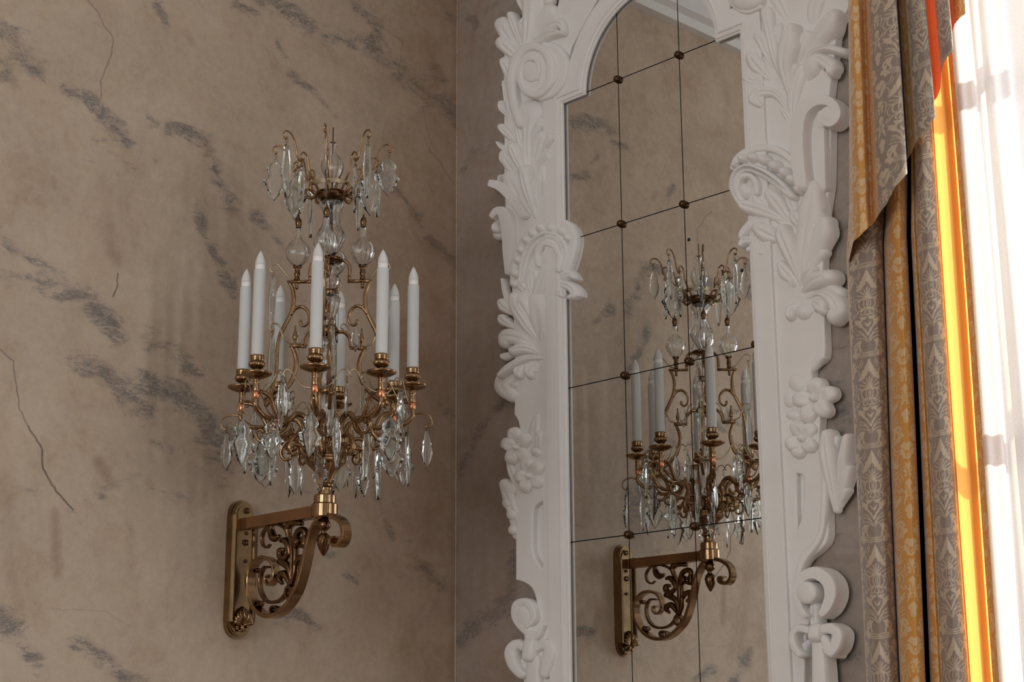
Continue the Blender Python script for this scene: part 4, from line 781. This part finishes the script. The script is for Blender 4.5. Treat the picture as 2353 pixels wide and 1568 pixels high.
for s in (-1, 1): mb.tube([(x, s*y, z) for x, y, z in spline([(.190,.006,2.346),(.186,.026,2.350),(.182,.042,2.366),(.178,.054,2.386),(.176,.066,2.390),(.175,.072,2.380),(.176,.066,2.374)], 24)], .0017, 6)
mb.build('wire_tendril', M_brassl, arm)
RC_ = (.195, 0)
mb = MB(); mb.lathe([(.001, 2.330), (.0045, 2.3315), (.0070, 2.336), (.0076, 2.343), (.0076, 2.349), (.006, 2.350)], RC_, 16); mb.build('copper_cap', M_copper, arm)
mb = MB(); mb.lathe([(.0066, 2.349), (.0072, 2.352), (.0072, 2.366), (.0062, 2.370), (.0078, 2.372), (.0075, 2.375), (.0060, 2.377), (.010, 2.379), (.020, 2.382), (.028, 2.3855), (.0325, 2.388), (.0338, 2.3905), (.033, 2.3925), (.030, 2.392), (.026, 2.390), (.010, 2.389), (.0062, 2.390), (.0058, 2.396), (.0078, 2.398), (.0058, 2.400), (.007, 2.4015)], RC_, 32); mb.build('drip_pan', M_brass, arm)
mb = MB(); mb.lathe([(.006, 2.400), (.012, 2.4035), (.0165, 2.408), (.0172, 2.413), (.0150, 2.417)], RC_, 90, 18, .09, 60); mb.lathe([(.0140, 2.416), (.0148, 2.419), (.0155, 2.4205), (.0150, 2.423), (.0158, 2.427), (.0158, 2.431), (.0140, 2.432), (.0138, 2.420)], RC_, 30); mb.build('candle_cup', M_brass, arm)
mb = MB(); mb.lathe([(.0134, 2.421), (.0134, 2.6275), (.0128, 2.6285), (.0095, 2.6288), (.0093, 2.620)], RC_, 28); mb.build('candle_sleeve', M_candle, arm, ang=40)
mb = MB(); mb.lathe([(.0095, 2.624), (.0106, 2.6285), (.0112, 2.632), (.0114, 2.6405)], RC_, 24); mb.build('bulb_collar', M_bulbb, arm)
mb = MB(); mb.lathe([(.0112, 2.6405), (.0115, 2.643), (.0111, 2.648), (.0098, 2.654), (.0076, 2.660), (.0048, 2.6665), (.0022, 2.671), (.0004, 2.6735)], RC_, 24); mb.build('bulb', M_bulb, arm)
arms = [arm]; on_axis(arm, 0)
for i in range(1, 8): c = copy_part(arm, sconce); on_axis(c, i*PI/4); arms.append(c)
# lyre frames with the four side vases
mb = MB()
mb.tube(rz([(.022,2.691),(.034,2.690),(.043,2.682),(.046,2.668),(.046,2.652)], 16), .0042, 8, flat=1.2); mb.tube([(.046,0,2.655),(.046,0,2.640)], .0042, 8, fdir=(0, 1, 0)); mb.tube([(.042,0,2.6405),(.096,0,2.6405)], .0042, 8, flat=1.2)
mb.tube(rz([(.098,2.643),(.089,2.630),(.084,2.612),(.083,2.592),(.088,2.566),(.100,2.540),(.112,2.512),(.117,2.480),(.118,2.450),(.119,2.420),(.124,2.390),(.134,2.362),(.140,2.345)], 44), [.003,.0045,.0048,.0048,.005,.0052,.005,.0045,.0045,.0045,.005,.005,.005], 8, flat=.9)
mb.tube(rz([(.090,2.560),(.078,2.576),(.062,2.580),(.048,2.566),(.046,2.546),(.056,2.534),(.066,2.540),(.064,2.548)]), [.0045,.0042,.004,.0038,.0034,.003,.003,.0036], 8)
mb.tube(rz([(.088,2.586),(.080,2.580),(.074,2.577)], 6), [.002,.005,.003], 8)
lyre = mb.build('lyre_arm', M_brass, sconce)
mb = MB(); mb.tube(rz([(.082,2.646),(.096,2.652),(.112,2.672),(.124,2.684),(.136,2.682),(.140,2.672),(.134,2.664),(.130,2.669)]), .002, 6); mb.build('wire_tendril', M_brassl, lyre)
RV = (.0765, 0)
mb = MB(); mb.lathe([(.0006, 2.622), (.0035, 2.6235), (.0042, 2.6275), (.003, 2.631), (.0055, 2.633), (.003, 2.636), (.0055, 2.640)], RV, 16); mb.lathe([(.006, 2.643), (.007, 2.648), (.005, 2.651), (.0065, 2.656), (.0075, 2.661), (.0055, 2.664), (.0065, 2.668), (.005, 2.671), (.010, 2.675), (.0105, 2.678), (.006, 2.6785)], RV, 20); mb.build('vase_foot', M_brassd, lyre)
hollow([(.006, 2.679), (.013, 2.683), (.022, 2.694), (.0275, 2.709), (.0265, 2.722), (.019, 2.734), (.0100, 2.743), (.0062, 2.752), (.0052, 2.764), (.0068, 2.770), (.0062, 2.774)], RV, 12, .06, 0, (2.682, 2.735)).build('side_vase', M_vase, lyre)
mb = MB(); mb.lathe([(.005, 2.771), (.0068, 2.774), (.0056, 2.7765), (.0076, 2.781), (.0078, 2.787), (.0062, 2.793), (.0030, 2.797), (.0018, 2.799), (.0024, 2.8015), (.0004, 2.805)], RV, 18); mb.build('vase_finial', M_brassd, lyre)
for i in range(4):
    o = lyre if i == 0 else copy_part(lyre, sconce); on_axis(o, PI/4+i*PI/2)
# inner posts with small urn finials
mb = MB(); mb.tube(rz([(.020,2.520),(.036,2.520),(.048,2.508),(.052,2.492),(.052,2.484)], 16), .0045, 8, flat=1.2); mb.tube([(.050,0,2.4835),(.088,0,2.4835)], .0048, 8, flat=.8)
mb.tube(rz([(.086,2.484),(.078,2.470),(.072,2.448),(.074,2.424),(.084,2.396),(.104,2.374),(.124,2.358),(.136,2.344)], 30), [.003,.005,.0055,.0055,.0055,.0055,.005,.004], 8)
mb.tube(rz([(.120,2.352),(.108,2.340),(.090,2.320)], 10), [.004,.0055,.004], 8)
post = mb.build('post_arm', M_brass, sconce)
mb = MB(); mb.lathe([(.0035, 2.478), (.0045, 2.482), (.0045, 2.489), (.003, 2.491), (.0030, 2.495), (.0050, 2.498), (.0058, 2.503), (.0058, 2.507), (.0048, 2.510), (.0028, 2.518), (.0018, 2.524), (.0024, 2.527), (.0020, 2.530), (.0004, 2.532)], (.0765, 0), 16); mb.build('urn_finial', M_brass, post)
mb = MB(); mb.tube(rz([(.084,2.488),(.100,2.496),(.108,2.516),(.116,2.532),(.128,2.534),(.134,2.524),(.128,2.516),(.124,2.521)]), .0020, 6); mb.tube(rz([(.076,2.487),(.062,2.492),(.052,2.512),(.044,2.534),(.034,2.540),(.028,2.532),(.034,2.526)]), .0020, 6); mb.build('wire_tendril', M_brassl, post)
for i in range(4):
    o = post if i == 0 else copy_part(post, sconce); on_axis(o, PI/4+i*PI/2+.20)
# crown arms
mb = MB()
mb.tube(rz([(.030,2.850),(.042,2.862),(.048,2.872),(.058,2.884),(.066,2.898),(.070,2.916),(.074,2.932),(.084,2.938),(.092,2.930),(.089,2.919),(.083,2.922)], 34), [.0028,.003,.003,.0026,.0025,.0024,.0022,.0022,.002,.0022], 7)
mb.tube(rz([(.083,2.921),(.090,2.914),(.100,2.922),(.106,2.942),(.112,2.962),(.122,2.976),(.136,2.978),(.143,2.968),(.137,2.958),(.132,2.963)], 34), [.0022,.0024,.0024,.0023,.0022,.0021,.002,.002,.0024], 7)
mb.tube(rz([(.036,2.852),(.048,2.846),(.060,2.852),(.062,2.866),(.052,2.868)], 16), [.003,.0045,.004,.003,.003], 7)
crown = mb.build('crown_arm', M_brass, sconce); on_axis(crown, PI/8*0)
for i in range(1, 8): on_axis(copy_part(crown, sconce), i*PI/4)

# cut crystal drops, each with its wire hook
def drop(prof, th, edge, L):
    n = len(prof); Gd = []; mb = MB()
    for t, w in prof:
        z = -L*t-.012; a = L*w; tc = th*min(1, .35+w*3.2); te = edge
        Gd.append([(-a, -te, z), (-a*.45, -tc*.8, z), (0, -tc, z), (a*.45, -tc*.8, z), (a, -te, z), (a, te, z), (a*.45, tc*.8, z), (0, tc, z), (-a*.45, tc*.8, z), (-a, te, z)])
    mb.grid(Gd, cv=True, caps=True)
    mb.cur = 1; mb.tube([(.0028*math.sin(t), .0004*t, -.004+.004*math.cos(t)) for t in np.linspace(0, 6.6, 12)], .0005, 5); mb.tube([(0, 0, -.006), (.002, 0, -.013), (0, .002, -.019)], .0005, 4)
    return mb
kite = [(0, .03), (.03, .05), (.06, .05), (.09, .10), (.15, .15), (.21, .19), (.26, .20), (.29, .18), (.33, .15), (.38, .155), (.43, .19), (.48, .25), (.53, .285), (.56, .275), (.62, .235), (.67, .215), (.70, .22), (.74, .18), (.80, .135), (.86, .115), (.91, .07), (1, .004)]
icic = [(0, .02), (.04, .035), (.12, .045), (.25, .06), (.40, .07), (.55, .068), (.68, .052), (.80, .038), (.92, .028), (1, .008)]
leafp = [(0, .025), (.05, .04), (.12, .06), (.25, .10), (.35, .135), (.40, .12), (.5, .15), (.62, .165), (.72, .14), (.78, .135), (.88, .07), (1, .004)]
protos = []
for nm, pr, th, ed, L in (('kite', kite, .0021, .0010, .098), ('icicle', icic, .0062, .0034, .118), ('leaf', leafp, .0026, .0012, .088)):
    protos.append(drop(pr, th, ed, L).build('crystal_drop', [M_aqua if nm == 'icicle' else M_crystal, M_brassd], sconce))
used = [False]*3
def hang(kind, r, a, z, s=1., rot=None):
    o = protos[kind] if not used[kind] else protos[kind].copy()
    if used[kind]: C.objects.link(o); o.parent = sconce
    used[kind] = True
    o.location = (AXX+r*math.cos(a), r*math.sin(a), z-1.838); o.scale = (s, s, s)
    o.rotation_euler = (random.uniform(-.04, .04), random.uniform(-.04, .04), random.uniform(0, PI) if rot is None else rot)
random.seed(11)
for i in range(8):
    a = i*PI/4
    hang((0, 2, 0, 0)[i % 4], .228, a, 2.298, random.uniform(.92, 1.08), math.radians(-127)+random.uniform(-.7, .7))
    hang((1, 0)[i % 2], .148, a, 2.284, random.uniform(.9, 1.08), a+random.uniform(-.8, .8))
    hang((0, 1)[i % 2], .186, a+.25, 2.296, random.uniform(.85, 1.0), math.radians(-127)+random.uniform(-1.2, 1.2))
    if i % 2 == 0: hang(2, .084, a, 2.232, random.uniform(.8, 1), a+random.uniform(0, 3))
    else: hang(0, .086, a, 2.228, .85, a+random.uniform(0, 3))
    hang((1, 0, 1, 2)[i % 4], .134, a, 2.957, random.uniform(.98, 1.12), a+random.uniform(-.5, .5))
    hang((1, 0)[i % 2], .087, a, 2.917, random.uniform(.98, 1.15), a+random.uniform(-.5, .5))
    hang((1, 2)[i % 2], math.hypot(.176, .068), a+math.atan2(.068, .176), 2.374, random.uniform(.85, 1.0))
    if i % 2 == 1: hang(2, math.hypot(.176, .068), a-math.atan2(.068, .176), 2.374, .9)
for i in range(4):
    a = PI/4+i*PI/2
    hang(1, .132, a, 2.664, 1.05, a); hang(2, .062, a, 2.542, .72, a+.2+PI*0); hang(1, .127, a+.2, 2.517, 1.05, a)
    hang(2, .130, a-PI/4, 2.384, .8)
